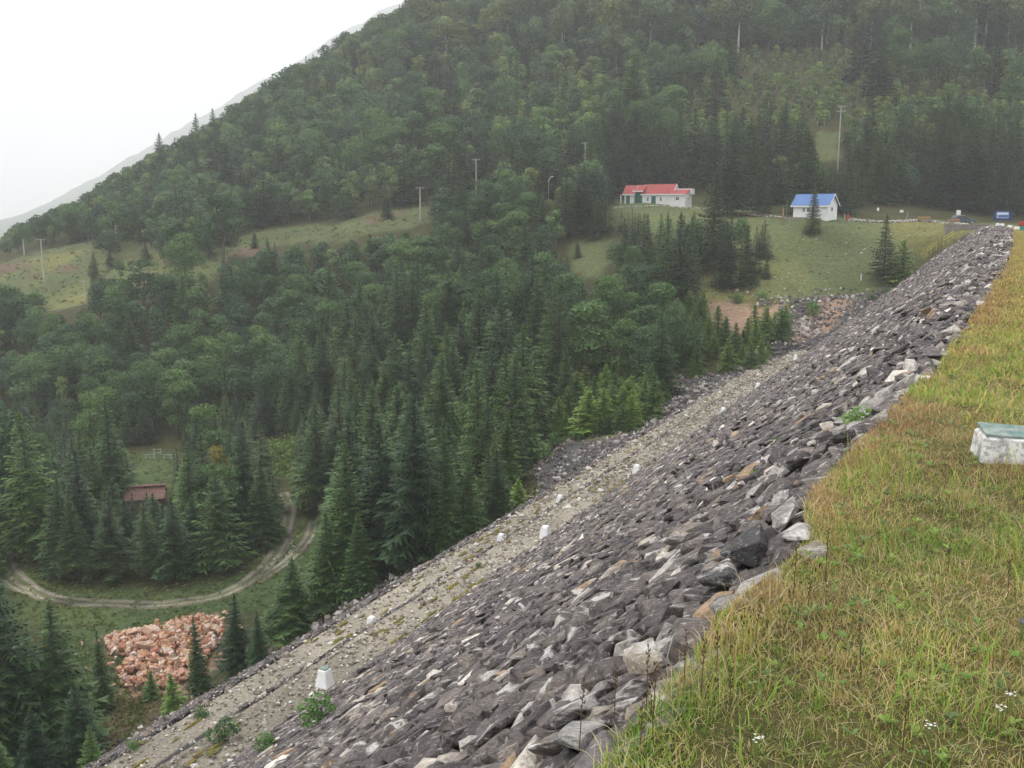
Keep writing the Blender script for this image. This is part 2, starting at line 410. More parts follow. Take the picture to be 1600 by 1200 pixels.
tint = np.where(region(ORANGE)[..., None], np.array((.31, .205, .14)) * (.65 + .6 * T2), tint)
tint = np.where(region(HEATH)[..., None], np.array((.125, .088, .055)) * (.7 + .6 * T2), tint)
ny, nx_ = FX.shape; I = np.arange(ny * nx_).reshape(ny, nx_)
F = np.stack([I[:-1, :-1], I[:-1, 1:], I[1:, 1:], I[1:, :-1]], -1).reshape(-1, 4)
o = obj('ground', np_mesh('ground', np.stack([FX.ravel(), FY.ravel(), FZ.ravel()], 1), F, M['terrain'], tint=tint.reshape(-1, 3), smooth=True))
tag(o, kind='structure')

# a far mountain behind the spur, lost in mist
def far_mountain():
    pts = [(-900,400),(-250,372),(0,352),(60,325),(120,292),(200,245),(270,205),(360,152),(450,103),(520,60),(600,10),(700,-10),(1100,-10),(1500,60),(2200,200)]
    cx = np.linspace(-900, 2200, 240); cy = np.interp(cx, [a[0] for a in pts], [a[1] for a in pts])
    cy = cy + (fbm(cx * 1.0, cx * 0, 60, 2) - .5) * 16 + (rng.random(len(cx)) - .5) * 4
    rows = 26; V = []
    for r in range(rows):
        k = r / (rows - 1)
        Y = 3500 - 1300 * (1 - k)
        for a, b in zip(cx, cy):
            top = at(a, b, 3500)
            z = -60 + (top.z + 60) * k ** 1.1 if k < 1 else top.z
            x = top.x * (Y / 3500) ** .6
            n_ = (float(fbm(x, Y, 130, 4)) - .5) * 30 * (1 - k) + (float(vnoise(x, Y, 14, 6)) - .5) * 5
            V.append((x, Y, z + n_))
    for a, b in zip(cx, cy):
        top = at(a, b, 3500); V.append((top.x, 3850, -60))
    rows += 1; w = len(cx); I = np.arange(rows * w).reshape(rows, w)
    F = np.stack([I[:-1, :-1], I[:-1, 1:], I[1:, 1:], I[1:, :-1]], -1).reshape(-1, 4)
    V = np.array(V); tn = np.array((.05, .075, .045)) * (.6 + .9 * vnoise(V[:, 0], V[:, 1] + V[:, 2], 20)[:, None])
    tag(obj('hill', np_mesh('hill', V, F, M['terrain'], tint=tn, smooth=True)), kind='structure')
far_mountain()

# ------------------------------------------------------------------ rocks
def rock_variant(seed, near=False, slab=1.0, pts=None):
    r = random.Random(seed); bm = bmesh.new()
    for _ in range(pts or (15 if not near else 20)):
        v = Vector([r.uniform(-1, 1) for _ in range(3)])
        mxx = max(abs(v.x), abs(v.y), abs(v.z)); v /= mxx ** .8
        v.x *= .5; v.y *= .5; v.z *= .5 * slab; bm.verts.new(v)
    g = bmesh.ops.convex_hull(bm, input=bm.verts[:])
    bmesh.ops.delete(bm, geom=list({e for e in g['geom_interior'] + g['geom_unused'] if isinstance(e, bmesh.types.BMVert)}), context='VERTS')
    if near:
        bmesh.ops.dissolve_limit(bm, angle_limit=R(14), verts=bm.verts[:], edges=bm.edges[:])
        bmesh.ops.bevel(bm, geom=bm.edges[:], offset=.022, segments=1, affect='EDGES')
        bmesh.ops.triangulate(bm, faces=bm.faces[:])
        bmesh.ops.subdivide_edges(bm, edges=[e for e in bm.edges if e.calc_length() > .18], cuts=1, use_grid_fill=True)
        for v in bm.verts:
            n1 = math.sin(v.co.x * 17 + seed) * math.sin(v.co.y * 19 + seed * 2) * math.sin(v.co.z * 23 + seed)
            v.co += v.normal * (n1 * .022 + r.uniform(-.010, .010)) if v.normal.length else Vector()
    bmesh.ops.triangulate(bm, faces=bm.faces[:])
    bmesh.ops.recalc_face_normals(bm, faces=bm.faces)
    bm.verts.index_update()
    V = np.array([tuple(v.co) for v in bm.verts]); F = np.array([[v.index for v in f.verts] for f in bm.faces]); bm.free()
    return V, F
ROCKS = [rock_variant(i) for i in range(28)]; ROCKS_LOW = [rock_variant(i + 50, pts=9) for i in range(20)]
def frames(zax, xax, yaw, tilt1, tilt2):
    """rotation matrices whose z is near zax and x near xax"""
    n_ = len(yaw); z = np.tile(zax, (n_, 1)); x = np.tile(xax, (n_, 1)); y = np.cross(z, x)
    c_, s_ = np.cos(yaw)[:, None], np.sin(yaw)[:, None]
    x1 = x * c_ + y * s_; y1 = -x * s_ + y * c_
    c_, s_ = np.cos(tilt1)[:, None], np.sin(tilt1)[:, None]
    y2 = y1 * c_ + z * s_; z2 = -y1 * s_ + z * c_
    c_, s_ = np.cos(tilt2)[:, None], np.sin(tilt2)[:, None]
    x3 = x1 * c_ + z2 * s_; z3 = -x1 * s_ + z2 * c_
    return np.stack([x3, y2, z3], -1)
def scatter_rocks(pos, Rm, size, tints, variants=ROCKS):
    Vs, Fs, Ts = [], [], []; off = 0; vi = rng.integers(0, len(variants), len(pos))
    for k, (v, f) in enumerate(variants):
        idx = np.nonzero(vi == k)[0]
        if not len(idx): continue
        loc = v[None] * size[idx][:, None]
        w = np.einsum('nij,nkj->nki', Rm[idx], loc) + pos[idx][:, None]
        Vs.append(w.reshape(-1, 3)); Ts.append(np.repeat(tints[idx], len(v), 0))
        Fs.append((f[None] + off + (np.arange(len(idx)) * len(v))[:, None, None]).reshape(-1, 3)); off += w.shape[0] * w.shape[1]
    return np.concatenate(Vs), np.concatenate(Fs), np.concatenate(Ts)
PAL = np.array((1.36, 1.33, 1.27)) * np.array([(.072,.064,.066),(.090,.080,.081),(.11,.098,.097),(.052,.046,.05),(.135,.12,.115),(.18,.155,.138),(.24,.175,.115),(.55,.52,.49),(.36,.33,.30)])
def pick_tints(n_, p=(.22,.23,.18,.15,.09,.045,.02,.015,.03)):
    t = PAL[rng.choice(len(PAL), n_, p=np.array(p) / sum(p))]
    return t * rng.uniform(.8, 1.2, (n_, 1))

# dam body: crest, upper face, berm, step, lower berm, lower face
def dam_body():
    ss = np.concatenate([np.arange(-12, 172.1, 1.0)])
    prof = [(0, -.12), (.6, -.4)]
    V = []; tn = []
    ts = [None, .35, 4, 8, 12, 16, 19.1, 19.5, 20.3, 21.25, 21.4, 22.3, 22.45, 23.8, 24.0, 28, 33, 38, 44, 52]
    for s in ss:
        e = float(edge_t(s))
        for i, t in enumerate(ts):
            if t is None: tt, z = e - .4, CREST - .3
            elif t == .35: tt, z = e + .25, min(float(dam_z(e + .25)), CREST - .3) - .22
            else: tt, z = t, float(dam_z(t)) - (.13 if t < 19.3 or t > 23.95 else .05 if (21.3 < t < 22.35) else 0)
            if t and t > 19.4: z += (vnoise(s, t, .9, 3) - .5) * .10
            x, y = st(s, tt); V.append((x, y, z))
            b = vnoise(s, t or 0, 3, 8)
            if t and (19.3 < t < 21.35 or 22.35 < t < 23.95):
                tn.append(np.array((.29, .26, .205)) * (.65 + .6 * b) * (.8 + .4 * vnoise(s, t * 3, 1.3, 77)))
            else: tn.append(np.array((.06, .055, .056)) * (.7 + .5 * b))
    w = len(ts); I = np.arange(len(V)).reshape(-1, w)
    F = np.stack([I[:-1, :-1], I[1:, :-1], I[1:, 1:], I[:-1, 1:]], -1).reshape(-1, 4)
    return tag(obj('embankment', np_mesh('embankment', V, F, M['gravel'], tint=np.array(tn)), None), kind='structure')
dam = dam_body()

FACE_N = Vector((NX * .747, NY * .747, 1)).normalized()      # out of the face
def face_layout():
    P_, S_z, Y_ = [], [], []
    slope_len = math.hypot(18.8, 14.45)
    def cells(s0, s1, q0, q1, a, b, row_j=.35):
        out = []
        q = q0
        while q < q1:
            s = s0 + rnd.random() * a
            while s < s1:
                f = rnd.choice((.5, .7, .9, 1, 1.2, 1.6)) if rnd.random() < .93 else (2.4 if s < 30 else 1.7)
                L = a * f
                out.append((s + L / 2, q + rnd.uniform(-row_j, row_j) * b, L * 1.18, b * 1.35 * rnd.uniform(.75, 1.35) * (1.25 if f > 1.3 else 1)))
                s += L * .93
            q += b * .92
        return out
    C = []
    C += cells(-4, 12, .05, 3.2, .21, .125); C += cells(-4, 12, 3.2, slope_len, .25, .13)
    C += cells(12, 28, .05, slope_len, .28, .135); C += cells(28, 55, 0, slope_len, .34, .17); C += cells(55, 100, 0, slope_len, .44, .225)
    C += cells(100, 154, 0, slope_len, .54, .28)
    C = np.array(C); t0 = edge_t(C[:, 0])
    q = C[:, 1]
    t = t0 + .12 + q / slope_len * (19.35 - t0)
    z = dam_z(t)
    x, y = st(C[:, 0], t)
    keep = (z > H(x, y) - .35) & (t < 19.3); foot = np.clip((t - 17.8) / 1.5, 0, 1); C[:, 2] *= 1 - .45 * foot; C[:, 3] *= 1 - .35 * foot
    return C[keep], x[keep], y[keep], z[keep], t[keep]
C, x, y, z, t = face_layout()
n_ = len(C)
th = np.clip(np.minimum(C[:, 2], C[:, 3]) * rng.uniform(.35, .8, n_) * np.where(C[:, 0] > 12, .8, 1), .04, .24)
big_edge = (C[:, 2] > .42) & (t - edge_t(C[:, 0]) < 1.0) & (C[:, 0] < 30); C[big_edge, 2] *= .62; C[big_edge, 3] *= .8
near_edge = np.clip(1 - (t - edge_t(C[:, 0])) / 1.6, 0, 1)
size = np.stack([C[:, 2] * (1 + .25 * near_edge * rng.random(n_)), C[:, 3] * (1 + .25 * near_edge), th * (1 + .3 * near_edge * rng.random(n_))], 1)
yaw = rng.normal(0, .24, n_) + .10; t1 = rng.normal(.04, .10, n_); t2 = rng.normal(0, .08, n_)
rough_zone = (vnoise(C[:, 0], t, 2.5, 12) > .8) | (near_edge > .3)
t1 = np.where(rough_zone, t1 + rng.normal(0, .2, n_), t1); t2 = np.where(rough_zone, t2 + rng.normal(0, .18, n_), t2)
Rm = frames(np.array(FACE_N), np.array((UX, UY, 0.)), yaw, t1, t2)
lift = rng.normal(-.02, .02, n_) + np.where(rough_zone, rng.random(n_) * .05, 0)
pos = np.stack([x, y, z], 1) + np.array(FACE_N) * lift[:, None]
tn = pick_tints(n_)
pale = (rng.random(n_) < .05 + .5 * near_edge * (C[:, 0] > 4)) & (vnoise(C[:, 0], t * 2, 1.6, 33) > .58)
tn[pale] = np.array((.40, .375, .35)) * rng.uniform(.7, 1.35, (pale.sum(), 1))
X_, Y_2, D_ = proj(x, y, z)
pix = np.where((D_ > .5) & (X_ > -30) & (X_ < 1630) & (Y_2 > 100) & (Y_2 < 1250), size[:, 0] * size[:, 1] / np.maximum(D_, .5) ** 2, 0)
order = np.argsort(-pix); big = order[:285]; rest = np.ones(n_, bool); rest[big] = False
far_ = C[:, 0] > 60; ra, rb = rest & ~far_, rest & far_
V, F, T = scatter_rocks(pos[ra], Rm[ra], size[ra], tn[ra]); V2, F2, T2_ = scatter_rocks(pos[rb], Rm[rb], size[rb], tn[rb], ROCKS_LOW)
F = np.concatenate([F, F2 + len(V)]); V = np.concatenate([V, V2]); T = np.concatenate([T, T2_]); print('stones', n_, 'tris', len(F))
tag(obj('rockfill', np_mesh('rockfill', V, F, M['rock'], tint=T), dam), kind='stuff')
NEAR = []
for i in range(16):
    v, f = rock_variant(100 + i, True); NEAR.append(np_mesh('stone', v, f, M['rock_near']))
for i in big:
    o = obj('stone', NEAR[rnd.randrange(16)], dam)
    Mx = Matrix([[*Rm[i][r]] for r in range(3)]).to_4x4(); o.matrix_local = Matrix.Translation(pos[i]) @ Mx @ Matrix.Diagonal((*[float(a) for a in size[i]], 1))
    o.color = (*[float(a) for a in tn[i]], 1)
# the large blocks that stand out along the rim
for px_, py_, z_, L, Wd, Th, yw, c in [(1240, 795, -1.72, .46, .17, .13, .1, (.62,.59,.56)), (1262, 822, -1.70, .42, .18, .12, .2, (.58,.55,.52)), (1285, 850, -1.70, .34, .16, .13, .3, (.50,.47,.44)), (1196, 905, -1.74, .30, .20, .12, -.5, (.62,.60,.57)),
                                       (1160, 940, -1.78, .24, .20, .17, .4, (.36,.34,.34)), (1100, 985, -1.82, .46, .26, .2, .0, (.24,.20,.18)), (1022, 1015, -1.84, .33, .17, .08, .5, (.56,.49,.38)), (1062, 1085, -1.74, .46, .15, .12, .25, (.38,.33,.28)),
                                       (930, 1130, -2.0, .36, .17, .16, .1, (.58,.56,.54)), (955, 1170, -1.92, .40, .2, .2, .5, (.26,.24,.24)), (1135, 885, -1.86, .34, .22, .16, .2, (.13,.12,.125)), (1080, 830, -2.15, .38, .22, .13, .0, (.55,.52,.49)), (1180, 845, -1.85, .44, .3, .24, .3, (.10,.095,.10))]:
    v = at_z(px_, py_, z_); v = v - Vector((NX, NY, 0)) * -.05 - Vector((0, 0, .05)); o = obj('stone', NEAR[rnd.randrange(16)], dam)
    m3 = frames(np.array(FACE_N) * .8 + np.array((0, 0, .2)), np.array((UX, UY, 0.)), np.array([yw]), np.array([rnd.gauss(.08, .1)]), np.array([rnd.gauss(0, .08)]))[0]
    q_, r_ = np.linalg.qr(m3); q_ = q_ * np.sign(np.diag(r_))
    o.matrix_local = Matrix.Translation(v) @ Matrix([[*map(float, q_[r])] for r in range(3)]).to_4x4() @ Matrix.Diagonal((L * 1.0, Wd * .95, Th * .62, 1)); o.color = (*[a * .62 for a in c], 1)
# lower face, small stones
def lower_rocks():
    n2 = 15000
    s = rng.uniform(22, 125, n2); u = rng.random(n2)
    step = rng.random(n2) < .10
    t = np.where(step, rng.uniform(21.3, 22.4, n2), 24.0 + u * 20)
    z = dam_z(t); x, y = st(s, t); k = z > H(x, y) - .3
    s, t, z, x, y = s[k], t[k], z[k], x[k], y[k]; m_ = len(s)
    L = rng.uniform(.2, .5, m_) * (1 + s / 160) * np.where(t < 23, .6, 1)
    size = np.stack([L, L * rng.uniform(.5, .9, m_), L * rng.uniform(.35, .6, m_)], 1)
    Rm = frames(np.array(FACE_N), np.array((UX, UY, 0.)), rng.normal(0, .5, m_), rng.normal(0, .25, m_), rng.normal(0, .25, m_))
    pos = np.stack([x, y, z + .0], 1)
    return scatter_rocks(pos, Rm, size, pick_tints(m_) * .95, ROCKS_LOW)
V, F, T = lower_rocks()
tag(obj('lower_rockfill', np_mesh('lower_rockfill', V, F, M['rock'], tint=T), dam), kind='stuff')
# scree and boulders where the abutment was cut
def region_points(poly, n_, y0=40, y1=200):
    xs = [a[0] for a in poly]; ys = [a[1] for a in poly]; out = []
    tries = 0
    while len(out) < n_ and tries < n_ * 12:
        tries += 1
        a, b = rnd.uniform(min(xs), max(xs)), rnd.uniform(min(ys), max(ys))
        if not inp(a, b, poly): continue
        h = hit(a, b, y0, y1)
        if h is not None: out.append(h)
    return out
def scree():
    pts = []; sz = []; tt = []
    for poly, n_, s0, s1, pw in [(SCREE[0], 2000, .2, .6, .08), ([(930,700),(1000,672),(1050,610),(1140,590),(1180,560),(1130,615),(1010,685)], 500, .25, .7, .3),
                             ([(1190,510),(1240,500),(1290,495),(1280,525),(1240,535),(1190,535)], 160, .3, .8, .5), (SCREE[1], 260, .2, .5, .3), (SCREE[2], 300, .15, .5, .3),
                             ([(400,985),(600,890),(620,905),(480,990)], 160, .2, .55, .4), ([(1180,468),(1340,460),(1330,470),(1180,480)], 120, .25, .6, .35), ([(1205,345),(1400,360),(1400,440),(1205,445)], 60, .15, .5, .6), ([(1100,455),(1370,450),(1340,463),(1100,468)], 60, .2, .5, .5), ([(400,880),(480,820),(470,880),(400,900)], 60, .1, .3, .8)]:
        for h in region_points(poly, n_):
            pts.append(tuple(h)); L = rnd.uniform(s0, s1) * rnd.choice((.6, .8, 1, 1.2)); sz.append((L, L * rnd.uniform(.6, .9), L * rnd.uniform(.5, .8)))
            tt.append((.50, .47, .44) if rnd.random() < pw else tuple(PAL[rnd.randrange(6)]))
    m_ = len(pts); pts = np.array(pts); pts[:, 2] += .05
    Rm = frames(np.array((0, 0, 1.)), np.array((1., 0, 0)), rng.uniform(0, 6.28, m_), rng.normal(0, .5, m_), rng.normal(0, .5, m_))
    return scatter_rocks(pts, Rm, np.array(sz), np.array(tt) * rng.uniform(.75, 1.2, (m_, 1)), ROCKS[:12])
V, F, T = scree()
tag(obj('scree', np_mesh('scree', V, F, M['rock'], tint=T)), 'loose dark and pale broken stones lying along the toe of the dam and below the cut bank', 'scree', kind='stuff')
# pale gravel bits and moss on the berms
def berm_bits():
    n2 = 7000; s = 18 + 110 * rng.random(n2) ** 1.15; up = rng.random(n2) < .6
    t = np.where(up, rng.uniform(19.4, 21.3, n2), rng.uniform(22.4, 23.9, n2)); z = np.where(up, -16.19, -17.0)
    x, y = st(s, t); L = rng.uniform(.03, .12, n2) * np.where(rng.random(n2) < .06, 2.4, 1) * (1 + s / 90)
    size = np.stack([L, L * .8, L * .5], 1)
    Rm = frames(np.array((0, 0, 1.)), np.array((1., 0, 0)), rng.uniform(0, 6.28, n2), rng.normal(0, .3, n2), rng.normal(0, .3, n2))
    tt = np.where((rng.random(n2) < .34)[:, None], np.array((.58, .55, .50)), np.array((.27, .235, .185))) * rng.uniform(.7, 1.2, (n2, 1))
    k = z > H(x, y) - .05
    return scatter_rocks(np.stack([x, y, z + .01], 1)[k], Rm[k], size[k], tt[k], ROCKS[:6])
V, F, T = berm_bits()
tag(obj('berm_gravel', np_mesh('berm_gravel', V, F, M['rock'], tint=T)), 'pale broken gravel scattered along the two narrow ledges of the dam', 'gravel', kind='stuff')
def moss():
    V, F, T = [], [], []
    for k_ in range(700):
        up = rnd.random() < .75
        s = 18 + 105 * rnd.random(); base = (rnd.uniform(19.35, 19.75) if rnd.random() < .7 else rnd.uniform(20.2, 21.2)) if up else rnd.uniform(22.5, 23.8)
        if vnoise(s, base * 3, 7, 5) < .45: continue
        L, Wd = rnd.uniform(.15, .5), rnd.uniform(.04, .13); z0 = -16.19 if up else -17.0
        n0 = len(V); ring = 10; mc = rnd.choice(((.20, .165, .03), (.17, .15, .04), (.15, .15, .05), (.22, .17, .06)))
        for r_, zz in ((1, 0), (.6, .045), (0, .06)):
            for a in range(ring if r_ else 1):
                an = 2 * math.pi * a / ring; q = rnd.uniform(.45, 1.3)
                xx, yy = st(s + L * r_ * math.cos(an) * q, base + Wd * r_ * math.sin(an) * q)
                V.append((xx, yy, z0 + zz)); T.append(np.array(mc) * rnd.uniform(.7, 1.25))
        for a in range(ring):
            b = (a + 1) % ring; F += [(n0 + a, n0 + b, n0 + ring + b), (n0 + a, n0 + ring + b, n0 + ring + a), (n0 + ring + a, n0 + ring + b, n0 + 2 * ring)]
    tag(obj('moss', np_mesh('moss', V, np.array(F), M['soil'], tint=np.array(T))), 'yellow green moss cushions creeping along the dam ledges', 'moss', kind='stuff')
moss()

# ------------------------------------------------------------------ crest ground and grass
def crest_ground():
    ss = np.concatenate([np.arange(-12, 14, .12), np.arange(14, 60, .4), np.arange(60, 174, 1.2)])
    V, T = [], []
    tt = np.concatenate([[0, .06, .14, .24, .4, .6, .8, 1.05, 1.3, 1.6, 2, 2.5, 3.2, 4.2, 5.5, 7.5]])
    for s in ss:
        e = float(edge_t(s)) + (float(vnoise(s, 0, .35, 4)) - .5) * .16
        for i, d in enumerate(tt):
            t = e + .10 - d; z = CREST + (float(vnoise(s, t, .45, 5)) - .5) * .05 + (float(vnoise(s, t, 1.7, 6)) - .5) * .05
            if i == 0: z -= .34
            elif i == 1: z -= .12
            elif i == 2: z -= .04
            x, y = st(s, t); V.append((x, y, z)); T.append(np.array((.085, .075, .026)) * (.6 + .8 * float(vnoise(s, t, .6, 7))))
        x, y = st(s, -16); V.append((x, y, CREST - 6)); T.append(np.array((.1, .1, .09)))
    w = len(tt) + 1; I = np.arange(len(V)).reshape(-1, w)
    F = np.stack([I[:-1, :-1], I[:-1, 1:], I[1:, 1:], I[1:, :-1]], -1).reshape(-1, 4)
    return np_mesh('crest', V, F, M['soil'], tint=np.array(T), smooth=True)
tag(obj('crest', crest_ground()), kind='structure')
def grass_blades(n_, s0, s1, d0, d1, h0, h1, w, pal, seed, pw=1.0, up=1.0, fn=None):
    g = np.random.default_rng(seed)
    s = s0 + (s1 - s0) * g.random(n_) ** pw; d = g.uniform(d0, d1, n_); t = edge_t(s) + .1 - d
    if fn is not None:
        k = fn(s, t, g.random(n_)); s, t = s[k], t[k]; n_ = len(s)
    z = CREST + (vnoise(s, t, .45, 5) - .5) * .05 + (vnoise(s, t, 1.7, 6) - .5) * .05 - .02
    x, y = st(s, t)
    clump = .6 * fbm(s, t, .8, 15, 3) + .5 * vnoise(s, t, .13, 17)
    h = g.uniform(h0, h1, n_) * (.45 + 1.1 * clump); wd = w * g.uniform(.6, 1.4, n_)
    an = g.uniform(0, 6.28, n_); ca, sa = np.cos(an), np.sin(an); ln = g.uniform(.15, .95, n_) / up * h; la = an + g.normal(1.57, .5, n_)
    lx, ly = np.cos(la) * ln, np.sin(la) * ln
    b = np.stack([x, y, z], 1)
    side = np.stack([ca * wd / 2, sa * wd / 2, 0 * wd], 1)
    mid = b + np.stack([lx * .35, ly * .35, h * .6], 1); tip = b + np.stack([lx, ly, h * .95], 1)
    V = np.stack([b - side, b + side, mid + side * .7, mid - side * .7, tip], 1).reshape(-1, 3)
    i = np.arange(n_) * 5
    Fq = np.stack([i, i + 1, i + 2, i + 3], 1); Ft = np.stack([i + 3, i + 2, i + 4], 1)
    # patches: green, yellow-brown, reddish
    a = .62 * fbm(s, t, 1.1, 40, 3) + .38 * fbm(s, t, .22, 41, 2); a = a + (.50 - a) * np.clip((s - 9) / 12, 0, .7); b2 = fbm(s, t, .5, 50, 2); zone = np.exp(-((s - 7.5) / 2.2) ** 2) * .18
    v = a - .03 + g.normal(0, .15, n_) + zone * .9 + .13 * np.clip(1 - (edge_t(s) - t) / .55, 0, 1) * np.clip((s - 3.6) / 2, 0, 1) + np.clip((s - 14) / 30, 0, .12)
    cs = np.array(pal); pos_ = np.clip((v - .30) / .42, 0, .999) * (len(cs) - 1); k0 = pos_.astype(int); f = (pos_ - k0)[:, None]
    c = cs[k0] * (1 - f) + cs[np.minimum(k0 + 1, len(cs) - 1)] * f
    c = c * g.uniform(.7, 1.3, (n_, 1)) * (.8 + .4 * b2[:, None])
    T = np.repeat(c, 5, 0).reshape(n_, 5, 3)
    return V, [Fq, Ft], T.reshape(-1, 3)
GP = [(.18, .34, .05), (.27, .40, .065), (.41, .46, .10), (.53, .48, .15), (.54, .42, .17), (.45, .29, .135)]
def put_grass(name, lab, args):
    V, F, T = grass_blades(*args[:10], **args[10])
    tag(obj(name, np_mesh(name, V, F, M['grass'], tint=T)), lab, 'grass', kind='stuff')
put_grass('grass', 'short mixed green and yellow grass covering the near crest of the dam', (290000, 1.2, 19, 0, 2.4, .012, .056, .0044, GP, 1, dict(pw=1.45, fn=lambda s, t, r: r < np.clip((19 - s) / 7, 0, 1))))
put_grass('far_grass', 'yellowing grass along the far length of the dam crest', (140000, 8, 170, 0, 3.2, .035, .10, .020, GP[1:], 2, dict(pw=1.9, fn=lambda s, t, r: r < np.clip((s - 8) / 9, 0, 1))))
put_grass('long_grass', 'long green blades of grass in tufts along the stony edge', (5200, 1.5, 14, 0, 2.4, .08, .19, .0075, GP[:3], 3, dict(fn=lambda s, t, r: vnoise(s, t, .45, 71) > .62)))
put_grass('dry_grass', 'tall dry reddish grass stalks at the edge of the crest', (4200, 3, 30, .05, 1.3, .08, .20, .0028, GP[4:], 4, dict(pw=1.3, up=1.8, fn=lambda s, t, r: (vnoise(s, t, .8, 81) > .5) | (abs(s - 7) < 1.5))))
# broad-leaved weeds low in the turf
def weeds():
    V, F, T = [], [], []
    for _ in range(1300):
        s = 1.5 + 13 * rnd.random() ** 1.5; t = float(edge_t(s)) - rnd.uniform(0, 2.6)
        if vnoise(s, t, .7, 90) < .5: continue
        x, y = st(s, t); z = CREST + .02; col_ = np.array(rnd.choice(((.20, .33, .08), (.26, .36, .09), (.22, .30, .12)))) * rnd.uniform(.7, 1.2)
        for k_ in range(rnd.randint(5, 9)):
            an = rnd.uniform(0, 6.28); L = rnd.uniform(.015, .042); w_ = L * rnd.uniform(.18, .32); up = rnd.uniform(.3, 1.1)
            dx_, dy_ = math.cos(an), math.sin(an); n0 = len(V)
            V += [(x, y, z), (x + dx_ * L * .5 - dy_ * w_, y + dy_ * L * .5 + dx_ * w_, z + up * L * .6), (x + dx_ * L, y + dy_ * L, z + up * L * .7), (x + dx_ * L * .5 + dy_ * w_, y + dy_ * L * .5 - dx_ * w_, z + up * L * .6)]
            F.append((n0, n0 + 1, n0 + 2, n0 + 3)); T += [col_ * rnd.uniform(.85, 1.15)] * 4
    tag(obj('weeds', np_mesh('weeds', V, np.array(F), M['grass'], tint=np.array(T))), 'low broad leaved weeds growing through the crest grass', 'weeds', kind='stuff')
weeds()
put_grass('thatch', 'flattened straw coloured dead grass between the green blades', (60000, 1.2, 15, 0, 2.6, .02, .07, .0035, [(.50,.44,.22),(.58,.48,.26),(.50,.38,.20),(.62,.54,.32)], 9, dict(pw=1.3, up=.35)))

# ------------------------------------------------------------------ trees
def quad_faces(n_): i = np.arange(n_)[:, None] * 4; return i + np.arange(4)[None]
def trunk_mesh(H_, r0, top=.95, n=7, seed=0, lean=0, limbs=()):
    m = MB(); r = random.Random(seed); pts = []; rs = []
    K = 7
    for k in range(K + 1):
        f = k / K; pts.append((lean * f * f * H_ + r.uniform(-.01, .01) * H_ * f, r.uniform(-.008, .008) * H_ * f, H_ * top * f - (.5 if k == 0 else 0))); rs.append(r0 * (1 - f) ** .8 + .02)
    m.path(pts, rs, n)
    for z, an, L, up in limbs:
        b = Vector((0, 0, z)); e = b + Vector((math.cos(an) * L, math.sin(an) * L, up)); m.tube(b, (b + e) / 2 + Vector((0, 0, .1 * L)), r0 * .4, r0 * .28, 5); m.tube((b + e) / 2 + Vector((0, 0, .1 * L)), e, r0 * .28, .03, 5)
    return m
def spruce_crown(seed, H_=12., Rr=2.15, whorl=.30, z0=.05, seg=4, colr=(.042, .078, .036), tipc=(.075, .125, .05), irr=.2):
    """drooping whorls of branches, each a spray of small twig triangles"""
    r = np.random.default_rng(seed); V = []; T = []
    z = H_ * z0
    prof_side = r.uniform(.8, 1.15, 8)
    while z < H_ * .985:
        f = z / H_; base = Rr * 1.22 * (1 - f) ** .85 + .10
        if f < .14: base *= .65 + f * 2.5
        nb = max(4, int(5 + base * 2.2)); a0 = r.uniform(0, 6.28)
        for b in range(nb):
            an = a0 + b * 6.283 / nb + r.normal(0, .22)
            L = base * r.uniform(1 - irr * 1.6, 1 + irr * .7) * prof_side[int((an % 6.283) / 6.283 * 8) % 8]
            zz = z + r.uniform(-.15, .15)
            dr = (.42 * (1 - f) - .18) * L + r.normal(0, .05) * L       # droop; upper branches point up
            ca, sa = math.cos(an), math.sin(an)
            shade = r.uniform(.72, 1.25)
            def P_(u, side=0, dz=0):
                rad = L * u; hz = zz - dr * u ** 1.2 + .16 * L * max(0, u - .6)
                return (ca * rad - sa * side, sa * rad + ca * side, hz + dz)
            for k in range(seg):
                u0, u1 = k / seg, (k + .9) / seg; w = L * .24 * (1 - (u0 - .25) ** 2 * 1.1) + .06
                for sgn in (-1, 1):
                    w_ = w * r.uniform(.7, 1.3)
                    V += [P_(u0), P_(u1), P_(min(1.08, u1 + .18), sgn * w_, -w_ * r.uniform(.1, .45))]
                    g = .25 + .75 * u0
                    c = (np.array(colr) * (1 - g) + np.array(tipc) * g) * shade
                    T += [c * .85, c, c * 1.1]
                if k > 0 or L < 1:
                    hl = r.uniform(.12, .26) * (.6 + L * .3)
                    V += [P_(u0, -.05), P_(u1, .05), P_((u0 + u1) / 2, r.normal(0, .05), -hl)]
                    c = np.array(colr) * shade * .9; T += [c, c, c]
            V += [P_(.82, -.09 - .03 * L), P_(.82, .09 + .03 * L), P_(1.12)]; c = np.array(tipc) * shade; T += [c, c, c * 1.1]
        z += whorl * r.uniform(.8, 1.2) * (.75 + .35 * (1 - f))
    # leader
    for k in range(5):
        a = k * 1.25; V += [(0, 0, H_ * 1.02), (math.cos(a) * .16, math.sin(a) * .16, H_ * .955), (math.cos(a + .8) * .05, math.sin(a + .8) * .05, H_ * .95)]; T += [np.array(tipc)] * 3
    V = np.array(V); return V, np.arange(len(V)).reshape(-1, 3), np.array(T) * np.array((1.42, 1.4, 1.2))
